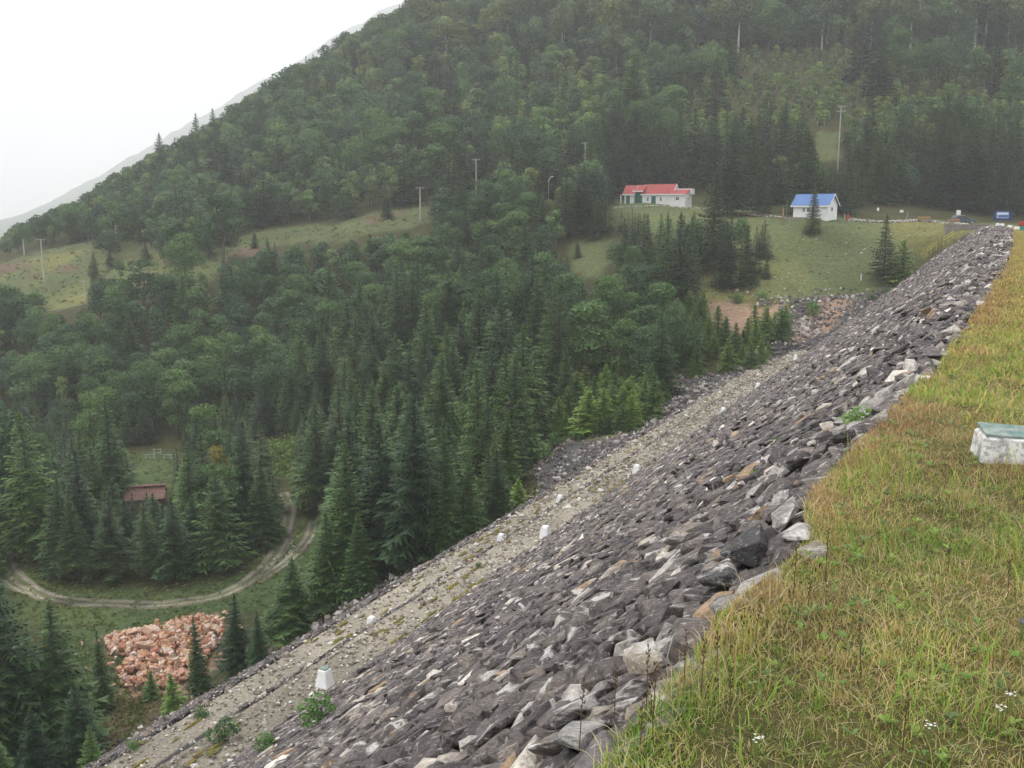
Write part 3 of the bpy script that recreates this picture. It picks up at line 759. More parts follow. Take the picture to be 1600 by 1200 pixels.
def leafy_crown(seed, H_=10., Rr=3., z0=.12, n_leaf=2200, leaf=.42, lobes=13, colr=(.060, .118, .042), hi=(.108, .185, .066), shape=1.0, dark=.75):
    r = np.random.default_rng(seed); cz = H_ * (z0 + 1) / 2; hz = H_ * (1 - z0) / 2
    Ls = []
    for k in range(lobes):
        an = r.uniform(0, 6.28); zf = r.uniform(-.85, .85); rad = Rr * .62 * math.sqrt(max(.05, 1 - zf ** 2)) * r.uniform(.5, 1.15)
        if shape < 1: rad *= (1 - .45 * (zf + 1) / 2)
        Ls.append((math.cos(an) * rad, math.sin(an) * rad, cz + zf * hz * .8, Rr * r.uniform(.28, .5), r.uniform(.75, 1.3)))
    Ls.append((0, 0, cz + hz * .72, Rr * .42, 1.15)); Ls.append((0, 0, cz, Rr * .55, .8))
    Ls = np.array(Ls); w = Ls[:, 3] ** 2; k = r.choice(len(Ls), n_leaf, p=w / w.sum()); L = Ls[k]
    d = r.normal(size=(n_leaf, 3)); d[:, 2] = np.abs(d[:, 2]) * np.where(r.random(n_leaf) < .78, 1, -1); d /= np.linalg.norm(d, axis=1)[:, None]
    rr = L[:, 3] * (.72 + .38 * r.random(n_leaf) ** .7)
    c = L[:, :3] + d * rr[:, None] * np.array((1, 1, .82))
    c += r.normal(0, .10 * Rr / 3, (n_leaf, 3))
    nrm = d + r.normal(0, .55, (n_leaf, 3)); nrm /= np.linalg.norm(nrm, axis=1)[:, None]
    a = np.cross(nrm, r.normal(size=(n_leaf, 3))); a /= np.linalg.norm(a, axis=1)[:, None]; b = np.cross(nrm, a)
    s_ = leaf * r.uniform(.5, 1.3, n_leaf)[:, None]
    V = np.stack([c - a * s_ * .5, c - b * s_ * .32 + nrm * s_ * .08, c + a * s_ * .55, c + b * s_ * .32 + nrm * s_ * .08], 1).reshape(-1, 3)
    g = r.random(n_leaf)[:, None]; T = (np.array(colr) * (1 - g) + np.array(hi) * g) * (L[:, 4:5] * r.uniform(.85, 1.15, (n_leaf, 1)))
    return V, quad_faces(n_leaf), np.repeat(T, 4, 0)
class Kind: pass
KINDS = {}
def add_kind(key, crowns, trunk, tm, cm):
    """crowns: list of (V,F,T); trunk: list of MB; keeps part meshes and one joined mesh per variant"""
    K = Kind(); K.parts = []; K.joined = []
    for (V, F, T), tk in zip(crowns, trunk):
        tv = np.array([tuple(v) for v in tk.v]); q4 = np.array([f for f in tk.f if len(f) == 4])
        tmesh = np_mesh('trunk', tv, q4, M[tm], smooth=True)
        cmesh = np_mesh('crown', V, F, M[cm], tint=T)
        n0 = len(V); tt = np.concatenate([T, np.full((len(tv), 3), .1)])
        if F.shape[1] == 4: FF = [np.concatenate([F, q4 + n0])]; mi = [0] * len(F) + [1] * len(q4)
        else: FF = [F, q4 + n0]; mi = [0] * len(F) + [1] * len(q4)
        jm = np_mesh('tree', np.concatenate([V, tv]), FF, [M[cm], M[tm]], midx=mi, tint=tt)
        K.parts.append((tmesh, cmesh)); K.joined.append(jm)
    KINDS[key] = K
def trk(n_, H_, r0, **k): return [trunk_mesh(H_, r0, seed=i, **k) for i in range(n_)]
LB = [(3.4, .4, 2.0, 1.6), (4.2, 2.6, 1.8, 1.9), (5.0, 4.4, 1.6, 1.7), (5.9, 1.3, 1.2, 1.5)]
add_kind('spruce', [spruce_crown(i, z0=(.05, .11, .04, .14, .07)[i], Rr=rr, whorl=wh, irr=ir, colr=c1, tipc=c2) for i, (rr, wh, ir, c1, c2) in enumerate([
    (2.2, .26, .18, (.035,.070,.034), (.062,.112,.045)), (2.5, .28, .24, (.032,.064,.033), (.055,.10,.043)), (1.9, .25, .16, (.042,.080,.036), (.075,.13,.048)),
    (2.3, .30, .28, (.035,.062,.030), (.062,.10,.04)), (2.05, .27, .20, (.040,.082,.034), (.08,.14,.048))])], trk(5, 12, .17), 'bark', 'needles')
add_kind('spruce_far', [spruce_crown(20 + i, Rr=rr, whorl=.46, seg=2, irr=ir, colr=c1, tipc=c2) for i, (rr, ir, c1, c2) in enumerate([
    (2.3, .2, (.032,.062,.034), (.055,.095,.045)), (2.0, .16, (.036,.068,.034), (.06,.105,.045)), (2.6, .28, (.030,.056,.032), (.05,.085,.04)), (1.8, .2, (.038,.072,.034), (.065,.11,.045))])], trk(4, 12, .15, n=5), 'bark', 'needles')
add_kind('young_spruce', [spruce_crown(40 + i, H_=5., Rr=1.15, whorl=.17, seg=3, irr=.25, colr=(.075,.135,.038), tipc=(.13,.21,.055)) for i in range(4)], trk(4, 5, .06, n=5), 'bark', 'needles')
add_kind('broadleaf', [leafy_crown(60 + i, n_leaf=2700, leaf=.40, Rr=rr, lobes=lo) for i, (rr, lo) in enumerate([(3.2, 14), (2.8, 12), (3.5, 16), (3.0, 11)])], [trunk_mesh(10, .17, top=.7, seed=i, limbs=LB) for i in range(4)], 'bark', 'leaves')
add_kind('broadleaf_far', [leafy_crown(80 + i, n_leaf=1150, leaf=.62, Rr=rr, lobes=lo, colr=c1, hi=c2) for i, (rr, lo, c1, c2) in enumerate([
    (3.0, 13, (.062,.122,.052), (.105,.18,.075)), (2.4, 9, (.085,.15,.055), (.14,.215,.085)), (3.2, 17, (.046,.094,.046), (.082,.145,.066)), (2.3, 10, (.10,.15,.06), (.17,.22,.09))])], [trunk_mesh(10, .15, top=.65, n=5, seed=i) for i in range(4)], 'bark', 'leaves')
add_kind('birch', [leafy_crown(90 + i, H_=8, Rr=rr, z0=.02, n_leaf=800, leaf=.50, lobes=12, shape=.5, colr=(.135,.21,.065), hi=(.225,.31,.10)) for i, rr in enumerate((1.5, 1.8, 1.3))], trk(3, 8, .08, n=5, top=.9), 'pale_bark', 'leaves')
add_kind('beech', [leafy_crown(95 + i, H_=16, Rr=rr, z0=.42, n_leaf=1800, leaf=.62, lobes=15, colr=(.085,.125,.042), hi=(.14,.18,.06)) for i, rr in enumerate((3.4, 3.9, 3.0))], [trunk_mesh(16, .24, top=.85, seed=5 + i, lean=.03, limbs=[(8, .4, 2.0, 2.4), (9.4, 3.6, 2.0, 2.5)]) for i in range(3)], 'pale_bark', 'leaves')
add_kind('yellow_tree', [leafy_crown(99, H_=10, Rr=2.2, z0=.15, n_leaf=1500, leaf=.38, lobes=12, colr=(.16,.16,.03), hi=(.36,.29,.04))], trk(1, 10, .12), 'bark', 'leaves')
BASE_H = {'spruce': 12, 'spruce_far': 12, 'young_spruce': 5, 'broadleaf': 10, 'broadleaf_far': 10, 'birch': 8, 'beech': 16, 'yellow_tree': 10}
NAME = {'spruce': 'spruce_tree', 'spruce_far': 'spruce_tree', 'young_spruce': 'young_spruce', 'broadleaf': 'broadleaf_tree', 'broadleaf_far': 'broadleaf_tree', 'birch': 'birch_tree', 'beech': 'beech_tree', 'yellow_tree': 'yellowing_tree'}
CAT = {'spruce': 'spruce', 'spruce_far': 'spruce', 'young_spruce': 'spruce', 'broadleaf': 'tree', 'broadleaf_far': 'tree', 'birch': 'birch', 'beech': 'beech', 'yellow_tree': 'tree'}
def plant(kind, pos, h, label, group=None, wide=1.0, parts=True, rz=None, var=None):
    K = KINDS[kind]; v = rnd.randrange(len(K.joined)) if var is None else var
    sc_z = h / BASE_H[kind]; rz = rnd.uniform(0, 6.28) if rz is None else rz
    pos = (pos[0], pos[1], pos[2] - .15)
    if parts:
        o = empty(NAME[kind], pos, rz, label, CAT[kind], group); o.scale = (sc_z * wide, sc_z * wide * rnd.uniform(.85, 1.1), sc_z); o.rotation_euler.x = rnd.gauss(0, .025); o.rotation_euler.y = rnd.gauss(0, .025)
        obj('trunk', K.parts[v][0], o); obj('crown', K.parts[v][1], o)
    else:
        o = obj(NAME[kind], K.joined[v]); o.location = pos; o.rotation_euler = (0, 0, rz); o.scale = (sc_z * wide, sc_z * wide, sc_z)
        tag(o, label, CAT[kind], group)
    return o
taken = []
def hand(kind, bx, by, top, label, wide=1.0, group=None, Y=None, var=None):
    """a tree whose foot is on the ground at photo pixel (bx,by) and whose tip shows at height top"""
    wide *= 1.15; h = hit(bx, by) if Y is None else None
    if Y is not None:
        d = ray(bx, by); h = Vector((d[0] * Y, Y, float(H(d[0] * Y, Y))))
    if h is None: return
    d = ray(bx, top); z = d[2] * h.y
    hh = z - h.z
    taken.append((h.x, h.y, 1.6)); plant(kind, h, hh, label, group, wide, var=var)
for a in [
    ('spruce', 455, 1003, 868, 'lone dark spruce standing on the dam toe right of the orange rubble pile', 1.15),
    ('spruce', 372, 1058, 925, 'dark spruce in front of the right end of the orange rubble pile'),
    ('spruce', 312, 1085, 962, 'thin spruce with a bare foot in front of the middle of the orange rubble', .7),
    ('young_spruce', 237, 1095, 1045, 'tiny young spruce alone on brown ground below the orange rubble'),
    ('young_spruce', 272, 1115, 1050, 'small young spruce next to the dam toe below the orange rubble', 1.1),
    ('spruce', 405, 1040, 950, 'narrow spruce squeezed between two bigger ones by the dam toe', .8),
    ('spruce', 515, 958, 797, 'left tree of the tall spruce pair on the dam toe above the white ring', 1.0),
    ('spruce', 560, 935, 800, 'right tree of the tall spruce pair on the dam toe above the white ring', 1.0),
    ('spruce', 700, 868, 650, 'tall pointed dark spruce whose tip stands free above the dam toe', .85),
    ('spruce', 648, 885, 612, 'very tall dark spruce left of the free standing pointed one', .95),
    ('spruce', 600, 900, 655, 'tall spruce at the front of the valley stand by the dam toe', .9),
    ('spruce', 575, 890, 690, 'mid height spruce at the left corner of the valley stand', .9),
    ('spruce', 750, 800, 560, 'very tall spruce rising behind the free standing pointed one', .8),
    ('spruce', 790, 775, 640, 'spruce at the right edge of the valley stand next to dark scree', .9),
    ('spruce', 800, 760, 600, 'bright green topped spruce above the dark scree', .85),
    ('spruce', 835, 665, 545, 'spruce just behind the little green clearing, left one', .9),
    ('spruce', 885, 650, 535, 'spruce just behind the little green clearing, right one', .9),
    ('spruce', 478, 775, 648, 'dark blue green spruce alone by the far grassy clearing', 1.0),
    ('spruce', 175, 908, 770, 'spruce left of centre in the row on the inside of the road bend', 1.1),
    ('spruce', 235, 905, 778, 'mid spruce of the row on the inside of the road bend', .95),
    ('spruce', 276, 905, 772, 'spruce right of centre in the row on the inside of the road bend', 1.0),
    ('spruce', 340, 890, 735, 'spruce with a bare grey trunk foot inside the road bend', 1.1),
    ('spruce', 412, 856, 715, 'rightmost big spruce inside the road bend', 1.15),
    ('spruce', 100, 898, 745, 'leftmost big spruce inside the road bend', 1.2),
    ('spruce', 135, 885, 700, 'tall pale green spruce behind the leftmost ones of the bend', 1.0),
    ('spruce', 380, 840, 655, 'tallest spruce right of the yellowing tree', 1.0),
    ('spruce', 300, 850, 690, 'tall spruce left of the yellowing tree', 1.0),
    ('spruce', 60, 870, 640, 'tall hazy spruce above the left end of the track', 1.0),
    ('spruce', 180, 800, 620, 'tall spruce behind the tiled shed on its left', .9),
    ('spruce', 775, 835, 700, 'spruce at the dam toe just left of the fallen branch', 1.1),
    ('spruce', 727, 858, 715, 'low spruce between the pointed one and the fallen branch', 1.1),
    ('young_spruce', 810, 800, 745, 'small spruce at the corner of the dark scree', 1.2),
    ('spruce', 200, 868, 772, 'slim spruce standing left in front of the tiled shed', 1.1),
    ('spruce', 246, 866, 768, 'slim spruce just right of the tiled shed front', 1.2),
    ('spruce', 262, 880, 785, 'slim spruce standing right in front of the tiled shed', 1.1),
    ('spruce', 228, 885, 792, 'short spruce hiding the wall of the tiled shed', 1.2),
    ('spruce', 165, 1108, 985, 'dark spruce left of the orange rubble pile', .9),
    ('spruce', 100, 1170, 935, 'tall dark spruce at the lower left between road and rubble', .95),
    ('spruce', 60, 1235, 1105, 'short spruce at the bottom left edge of the picture', 1.15),
    ('spruce', 130, 1200, 1060, 'spruce behind the short one at the bottom left', 1.0),
    ('spruce', 20, 1200, 880, 'tall spruce cut by the left edge below the road', 1.1),
    ('spruce', -30, 1180, 960, 'spruce almost outside the left edge below the road', 1.1),
    ('spruce', 150, 1250, 1130, 'low spruce at the bottom edge near brown ground', 1.0),
    ('spruce', 15, 1290, 1150, 'lowest spruce at the bottom left corner', 1.1),
    ('spruce', 1268, 366, 285, 'small dark spruce with bare foot in front of the blue roofed house', 1.05),
    ('spruce', 1380, 440, 333, 'dark spruce by the dam on the grassy slope', 1.15),
    ('young_spruce', 1408, 446, 372, 'lower lighter spruce leaning against the dark one by the dam', 1.1),
    ('spruce', 1112, 425, 256, 'very tall spruce right of the red roofed house', .8),
    ('spruce', 978, 440, 338, 'leftmost spruce of the dense clump below the red roofed house', .9),
    ('spruce', 1010, 445, 333, 'second spruce from the left in the clump below the red roofed house', .9),
    ('spruce', 1042, 448, 328, 'third spruce from the left in the clump below the red roofed house', .9),
    ('spruce', 1078, 446, 336, 'middle spruce of the clump below the red roofed house', .8),
    ('spruce', 1132, 452, 345, 'spruce with visible trunk foot right of the tallest one', .9),
    ('spruce', 1165, 448, 350, 'second last spruce at the right end of the clump', .95),
    ('spruce', 1197, 436, 395, 'smallest spruce closing the right end of the clump', .9),
    ('spruce', 902, 402, 373, 'small round spruce alone in the narrow meadow strip', 1.3),
    ('spruce', 605, 342, 298, 'small spruce alone on the mid meadow left of a pole', 1.0),
    ('spruce', 419, 397, 369, 'tiny dark spruce at the meadow edge right of a bare pole', 1.1),
    ('spruce', 398, 388, 358, 'tiny spruce behind the other one at the meadow edge', 1.1),
    ('spruce', 147, 436, 390, 'dark conical spruce left in the left hand meadow', 1.1),
    ('spruce', 173, 420, 382, 'dark conical spruce right in the left hand meadow', 1.0),
    ('spruce', 228, 415, 377, 'dark spruce behind the round tree by the left meadow', 1.1),
    ('broadleaf', 350, 412, 298, 'big round broadleaf tree standing on the meadow behind a bare pole', 1.05),
    ('broadleaf', 290, 448, 362, 'round leafy tree between the two bare poles left of centre', 1.05),
    ('broadleaf', 225, 482, 402, 'leafy tree behind the lowest bare pole in the left meadow', 1.1),
    ('broadleaf', 180, 386, 312, 'leafy tree behind the pole at the top edge of the left meadow', 1.1),
    ('broadleaf', 22, 528, 445, 'tall leafy tree beside the grey hut at the left edge', 1.0),
    ('broadleaf', 60, 500, 455, 'leafy tree right of the tall one at the left edge', 1.2),
    ('broadleaf', 188, 440, 405, 'small pale leafy tree beside the dark spruces of the left meadow', 1.1),
    ('yellow_tree', 345, 800, 690, 'leafy tree turning yellow among the dark spruces', 1.0),
    ('broadleaf', 0, 830, 620, 'yellowish leafy tree cut by the left edge above the track', .8),
    ('spruce', 308, 262, 176, 'left one of two spruces sticking out of the skyline ridge', .9),
    ('spruce', 338, 255, 168, 'right one of two spruces sticking out of the skyline ridge', 1.1),
    ('spruce', 253, 278, 206, 'sharp spruce on the skyline right of a lower one', .9),
    ('spruce', 222, 282, 224, 'lower spruce at the left end of the skyline group', 1.1)]:
    hand(*a[:5], *(a[5:6] or (1.0,)))
# steep young growth by the cut bank
young = []
for i in range(190):
    poly = rnd.choice([[(920,600),(1040,520),(1050,640),(960,690),(860,680)], [(930,650),(1040,610),(1000,675),(930,680)], [(1050,540),(1200,510),(1240,525),(1190,575),(1080,590)], [(1050,500),(1100,500),(1100,590),(1050,580)]])
    pp = region_points(poly, 1)
    if not pp: continue
    hgt = rnd.uniform(1.8, 4.6)
    if any((p_[0] - pp[0].x) ** 2 + (p_[1] - pp[0].y) ** 2 < .7 for p_ in taken): continue
    taken.append((pp[0].x, pp[0].y, .8))
    q_ = proj(*pp[0]); young.append(('Y', q_[0], q_[1], hgt, rnd.uniform(1.1, 1.5), pp[0]))

# the forest
SKY = [(-400,0),(-400,416),(-100,382),(0,368),(40,344),(100,320),(140,302),(200,258),(262,226),(330,190),(352,176),(400,140),(450,108),(500,74),(560,44),(610,18),(640,2),(665,-30),(665,-400),(-400,-400)]
KEEP = [[(-200,425),(0,410),(60,392),(145,376),(144,428),(134,474),(100,490),(72,474),(40,446),(0,434),(-200,450)], [(184,384),(219,375),(225,400),(187,408)], [(355,390),(403,356),(520,350),(600,330),(672,322),(675,350),(600,364),(500,377),(430,382),(360,400)], MEADOWS[1], MEADOWS[3], MEADOWS[4], MEADOWS[5], MEADOWS[6],
        [(962,276),(1082,280),(1082,322),(962,318)], [(1085,318),(1225,322),(1225,298),(1325,298),(1330,325),(1430,322),(1600,322),(1620,352),(1490,352),(1470,385),(1400,440),(1350,452),(1205,446),(1205,345),(1090,330)],
        [(1090,455),(1400,450),(1300,525),(1225,515),(1200,490),(1100,505)], [(828,695),(1000,690),(1055,640),(1055,600),(1130,592),(1240,530),(1320,500),(1000,700),(840,775)],
        [(900,600),(945,600),(935,655),(905,650)], [(195,1075),(300,1050),(340,1085),(220,1190),(180,1200)], [(330,1085),(650,895),(840,768),(1285,524),(1560,350),(1700,350),(1700,1400),(150,1250)],
        [(840,650),(935,640),(1000,680),(900,690)], [(0,500),(35,505),(35,545),(0,545)]]
KEEP_FAR = KEEP[:8]
KEEP_UNTIL = [(173, [(1350,316),(1620,316),(1620,352),(1350,352)]), (200, [(146,378),(236,380),(240,402),(236,428),(150,425)]), (186, [(240,380),(330,395),(330,425),(240,425)]), (187, [(346,366),(358,366),(358,410),(346,410)]), (170, [(214,444),(226,444),(226,480),(214,480)]), (203, [(178,350),(188,350),(188,388),(178,388)]), (188, [(129,436),(139,436),(139,470),(129,470)]), (196, [(958,276),(1085,278),(1100,326),(954,324)]), (181, [(1085,318),(1230,324),(1230,334),(1090,330)]), (203, [(738,246),(750,246),(750,292),(738,292)]), (204, [(908,218),(920,218),(920,250),(908,250)]),
              (198, [(850,272),(866,272),(866,300),(850,300)]), (205, [(650,288),(664,288),(664,345),(650,345)]), (194, [(1300,160),(1322,160),(1322,212),(1300,212)])]
LIGHT = [(1050,128),(1180,72),(1300,52),(1440,84),(1560,112),(1560,150),(1300,170),(1050,170)]
DECID = [(-300,470),(90,490),(300,440),(430,395),(600,378),(690,350),(800,330),(850,400),(760,470),(640,505),(560,560),(430,640),(300,665),(-300,650)]
def species(bx, by, x, y, u):
    n1 = float(vnoise(x, y, 22, 60))
    if inp(bx, by, DECID): return 'D' if u < .86 else 'S'
    if by > 430: return 'S' if u < (.95 if n1 < .6 or by > 700 else .35) else 'D'
    if bx > 930 and by > 250: return 'S' if u < .95 else 'D'
    if by > 280 and bx > 640: return 'S' if u < .75 else 'D'
    if by > 330: return 'D' if u < .7 else 'S'
    # upper hillside
    ctr = 60 + max(0, 700 - bx) * .25
    if bx > 500 and 125 < by < 245 + (bx > 1000) * 25: return 'B' if u < .74 else ('S' if u < .80 else 'D')
    if bx > 1080 and 85 < by <= 130: return 'b'
    if bx > 1100 and by <= 85: return 'H' if u < .22 else ('D' if u < .8 else 'S')
    if bx > 620 and by < 125: return 'D' if u < .58 else ('S' if u < .88 else 'H')
    return 'D' if u < .60 else ('S' if u < .82 else 'B')
HT = {'S': (6.5, 13.5), 'D': (6.5, 10), 'B': (5, 8.5), 'b': (2.5, 4.5), 'H': (14, 19)}
cand = []
yy = 40.
while yy < 430:
    sp_ = 3.85 if yy < 140 else (3.8 if yy < 230 else 4.0)
    xl, xr = -.62 * yy - 25, min(.60 * yy + 30, 330); xx = max(xl, -262)
    while xx < xr:
        x, y = xx + rnd.uniform(-.5, .5) * sp_ * .95, yy + rnd.uniform(-.5, .5) * sp_ * .95; xx += sp_
        z = float(H(x, y)); s, t = to_st(x, y)
        if t < 30 and s < 152 and z < dam_z(max(t, .8)) + .4: continue
        if t < 3 and s < 165: continue
        bx, by, dep = proj(x, y, z); u = rnd.random(); k = species(bx, by, x, y, u)
        lo, hi = HT[k]; h = lo + (hi - lo) * rnd.random()
        if k == 'S' and by > 560 and bx < 820: h *= 1.05
        if k == 'S' and by < 350 and bx > 900: h *= 1.12
        if k == 'S' and bx < 450 and by > 560: h *= .8
        if k == 'D' and by < 300: h *= rnd.uniform(1.05, 1.6)
        if k == 'S' and yy > 230: h *= rnd.uniform(1, 1.35)
        if by > 660 and k == 'S':
            if inp(bx, by - h * 1500 / dep, DECID) or inp(bx, by - h * 1100 / dep, DECID): h *= .7
        hp = h * 1500 / dep; w = hp * (.13 if k == 'S' else .26)
        h0, hp0 = h, hp
        for shrink in (1, .8, .62, .45):
            h, hp = h0 * shrink, hp0 * shrink; w = hp * (.15 if k == 'S' else .28); bad = False
            for pl in (KEEP if dep < 164 else KEEP_FAR):
                for f in ((0, .3, .6, .93) if hp < 40 else (0, .1, .2, .3, .4, .5, .6, .7, .8, .93)):
                    for dw in (-1, 0, 1):
                        if inp(bx + dw * w * (1 - f * .8 if k == 'S' else .9), by - hp * f, pl): bad = True; break
                    if bad: break
                if bad: break
            if not bad:
                for dmax, pl in KEEP_UNTIL:
                    if dep < dmax and any(inp(bx + dw * w, by - hp * f, pl) for f in (0, .15, .3, .45, .6, .75, .9, .98) for dw in (-.8, 0, .8)): bad = True; break
            if not bad: break
        if k != 'b' and by > 128 and inp(bx, by - hp * .9, LIGHT): k = 'b'; h = rnd.uniform(3, 5); hp = h * 1500 / dep
        if bad: continue
        if inp(bx, by - hp * .96, SKY):
            h *= .62; hp *= .62
            if inp(bx, by - hp * .96, SKY): continue
        if any((p_[0] - x) ** 2 + (p_[1] - y) ** 2 < (p_[2] * (1.2 if k == 'S' else 1.6)) ** 2 for p_ in taken): continue
        vis = -120 < bx < 1720 and by - hp > -200 or (-120 < bx < 1720 and -60 < by)
        cand.append((hp if vis else 0, k, x, y, z, h, bx, by))
    yy += sp_
cand.sort(key=lambda c: -c[0])
def zone_of(k, bx, by):
    if k == 'Y': return 'on the steep bank beside the scree', 'bank beside the dam'
    if by > 900: return 'at the lower left beside the dam toe', 'lower left'
    if by > 640 and bx < 450: return 'of the valley stand by the track bend', 'valley by the track'
    if by > 560 and bx < 900: return 'of the valley stand between track and dam', 'valley beside the dam'
    if by > 430 and bx > 640: return 'of the slope below the red roofed house', 'slope below the houses'
    if by > 430: return 'of the mid forest below the left meadow', 'mid forest'
    if by > 330 and bx > 640: return 'on the shoulder beside the red roofed house', 'shoulder left of the houses'
    if by > 330: return 'along the long meadow', 'long meadow edge'
    if bx > 930 and by > 245: return 'in the dark band behind the two houses', 'band behind the houses'
    if by > 230: return 'on the lower hillside above the long meadow', 'lower hillside'
    if bx > 1080 and by < 130: return 'near the top of the hillside', 'hilltop'
    if bx > 500: return 'on the middle hillside above houses', 'middle hillside'
    return 'on the misty ridge against the sky', 'misty ridge'
WHAT = {'Y': 'bright young spruce', 'S': 'spruce', 'D': 'broadleaf tree', 'B': 'pale birch', 'b': 'low pale tree', 'H': 'pale trunked beech'}
WHATS = {'Y': 'young spruces', 'S': 'spruces', 'D': 'broadleaf trees', 'B': 'birches', 'b': 'young trees', 'H': 'beeches'}
def zone_labels(items):
    """items: list of (k, bx, by, h, wide); one label each from size, build and place inside its stand"""
    zs = {}
    for i, (k, bx, by, h, w) in enumerate(items): zs.setdefault((k, zone_of(k, bx, by)), []).append(i)
    out = [None] * len(items)
    for (k, (z, g)), ids in zs.items():
        def rank(j, names):
            o_ = sorted(ids, key=lambda i: items[i][j]); return {i: names[min(len(names) - 1, q * len(names) // len(o_))] for q, i in enumerate(o_)}
        hx = rank(3, ('short', 'medium', 'tall')); wx = rank(4, ('slender', 'broad'))
        xx = rank(1, ('leftmost', 'far left', 'left', 'middle', 'right', 'far right', 'rightmost')); yx = rank(2, ('rearmost', 'back', 'centre', 'front', 'frontmost'))
        for i in ids:
            out[i] = (f'{hx[i]} {wx[i]} {WHAT[k]} {z}, {yx[i]} {xx[i]}', WHATS[k] + ' of the ' + g)
    return out
for y_, (lb, g) in zip(young, zone_labels([y[:5] for y in young])): plant('young_spruce', y_[5], y_[3], lb, g, y_[4])
WIDE = {'S': 1.2, 'D': 1.12, 'B': 1.25, 'b': 1.7, 'H': 1.35}
cap = {'S': 205, 'D': 235, 'B': 150, 'b': 90, 'H': 90}; used = dict.fromkeys(cap, 0)
mass = {'S': [], 'D': [], 'B': [], 'b': [], 'H': []}
sel = []
for hp, k, x, y, z, h, bx, by in cand:
    w = rnd.uniform(.8, 1.22) * WIDE[k]
    if hp > 0 and used[k] < cap[k]: used[k] += 1; sel.append((hp, k, x, y, z, h, bx, by, w))
    else: mass[k].append((x, y, z - .15, h, w))
left = dict(used)
for c_, (lb, g) in zip(sel, zone_labels([(c_[1], c_[6], c_[7], c_[5], c_[8]) for c_ in sel])):
    hp, k, x, y, z, h, bx, by, w = c_
    kind = {'S': 'spruce' if hp > 75 else 'spruce_far', 'D': 'broadleaf' if hp > 75 else 'broadleaf_far', 'B': 'birch', 'b': 'birch', 'H': 'beech'}[k]
    left[k] -= 1
    if left[k] < 4: kind = {'S': 'spruce_far', 'D': 'broadleaf_far'}.get(k, kind); plant(kind, (x, y, z), h, lb, g, w, parts=False, var=left[k] % len(KINDS[kind].joined))
    else: plant(kind, (x, y, z), h, lb, g, w, parts=hp > 55)
# the farther and smaller rest: one object per kind, copies set out by geometry nodes
def forest_mass(name, label, cat, src, baseh, pts):
    if not pts: return
    p = np.array(pts); me = bpy.data.meshes.new(name); me.vertices.add(len(p)); me.vertices.foreach_set('co', p[:, :3].astype(np.float32).ravel())
    a = me.attributes.new('size', 'FLOAT_VECTOR', 'POINT'); s_ = p[:, 3] / baseh
    a.data.foreach_set('vector', np.stack([s_ * p[:, 4], s_ * p[:, 4], s_], 1).astype(np.float32).ravel())
    a = me.attributes.new('turn', 'FLOAT_VECTOR', 'POINT'); v = np.zeros((len(p), 3), np.float32); v[:, 2] = rng.uniform(0, 6.28, len(p)); a.data.foreach_set('vector', v.ravel())
    a = me.attributes.new('pick', 'INT', 'POINT'); a.data.foreach_set('value', rng.integers(0, len(src), len(p)).astype(np.int32))
    o = obj(name, me); tag(o, label, cat, kind='stuff')
    ng = bpy.data.node_groups.new(name, 'GeometryNodeTree')
    ng.interface.new_socket('Geometry', in_out='INPUT', socket_type='NodeSocketGeometry'); ng.interface.new_socket('Geometry', in_out='OUTPUT', socket_type='NodeSocketGeometry')
    n, l = ng.nodes, ng.links; gi, go = n.new('NodeGroupInput'), n.new('NodeGroupOutput')
    g2i = n.new('GeometryNodeGeometryToInstance')
    iop = n.new('GeometryNodeInstanceOnPoints'); iop.inputs['Pick Instance'].default_value = True
    jn = n.new('GeometryNodeJoinGeometry')
    for so in src:
        oi = n.new('GeometryNodeObjectInfo'); oi.inputs['Object'].default_value = so; oi.inputs['As Instance'].default_value = True
        l.new(oi.outputs['Geometry'], jn.inputs[0])
    l.new(gi.outputs[0], iop.inputs['Points']); l.new(jn.outputs[0], iop.inputs['Instance'])
    def attr(nm, dt):
        x = n.new('GeometryNodeInputNamedAttribute'); x.data_type = dt; x.inputs[0].default_value = nm; return x.outputs['Attribute']
    l.new(attr('size', 'FLOAT_VECTOR'), iop.inputs['Scale']); l.new(attr('turn', 'FLOAT_VECTOR'), iop.inputs['Rotation']); l.new(attr('pick', 'INT'), iop.inputs['Instance Index'])
    l.new(iop.outputs[0], go.inputs[0])
    md = o.modifiers.new('trees', 'NODES'); md.node_group = ng
def sources(kind):
    out = []
    for o in col.objects:
        if o.type == 'MESH' and o.parent is None and o.data in KINDS[kind].joined and o.data not in [q.data for q in out]: out.append(o)
    return out
def ensure(kind):
    s_ = sources(kind)
    return s_
for k, kind, nm, lb, ct in [('S', 'spruce_far', 'spruce_forest', 'mass of smaller farther spruces standing all through the hillside forest', 'spruce forest'), ('D', 'broadleaf_far', 'broadleaf_forest', 'mass of smaller farther broadleaf trees filling the hillside', 'broadleaf forest'),
                            ('B', 'birch', 'birch_forest', 'mass of farther slim light green birches on the hillside', 'birch wood'), ('b', 'birch', 'young_growth', 'low light green young growth high on the hillside', 'young growth'), ('H', 'beech', 'beech_forest', 'mass of farther tall beeches on the upper hill', 'beech wood')]:
    src = sources(kind)
    print('forest', k, used[k], len(mass[k]), len(src))
    if src: forest_mass(nm, lb, ct, src, BASE_H[kind], mass[k])

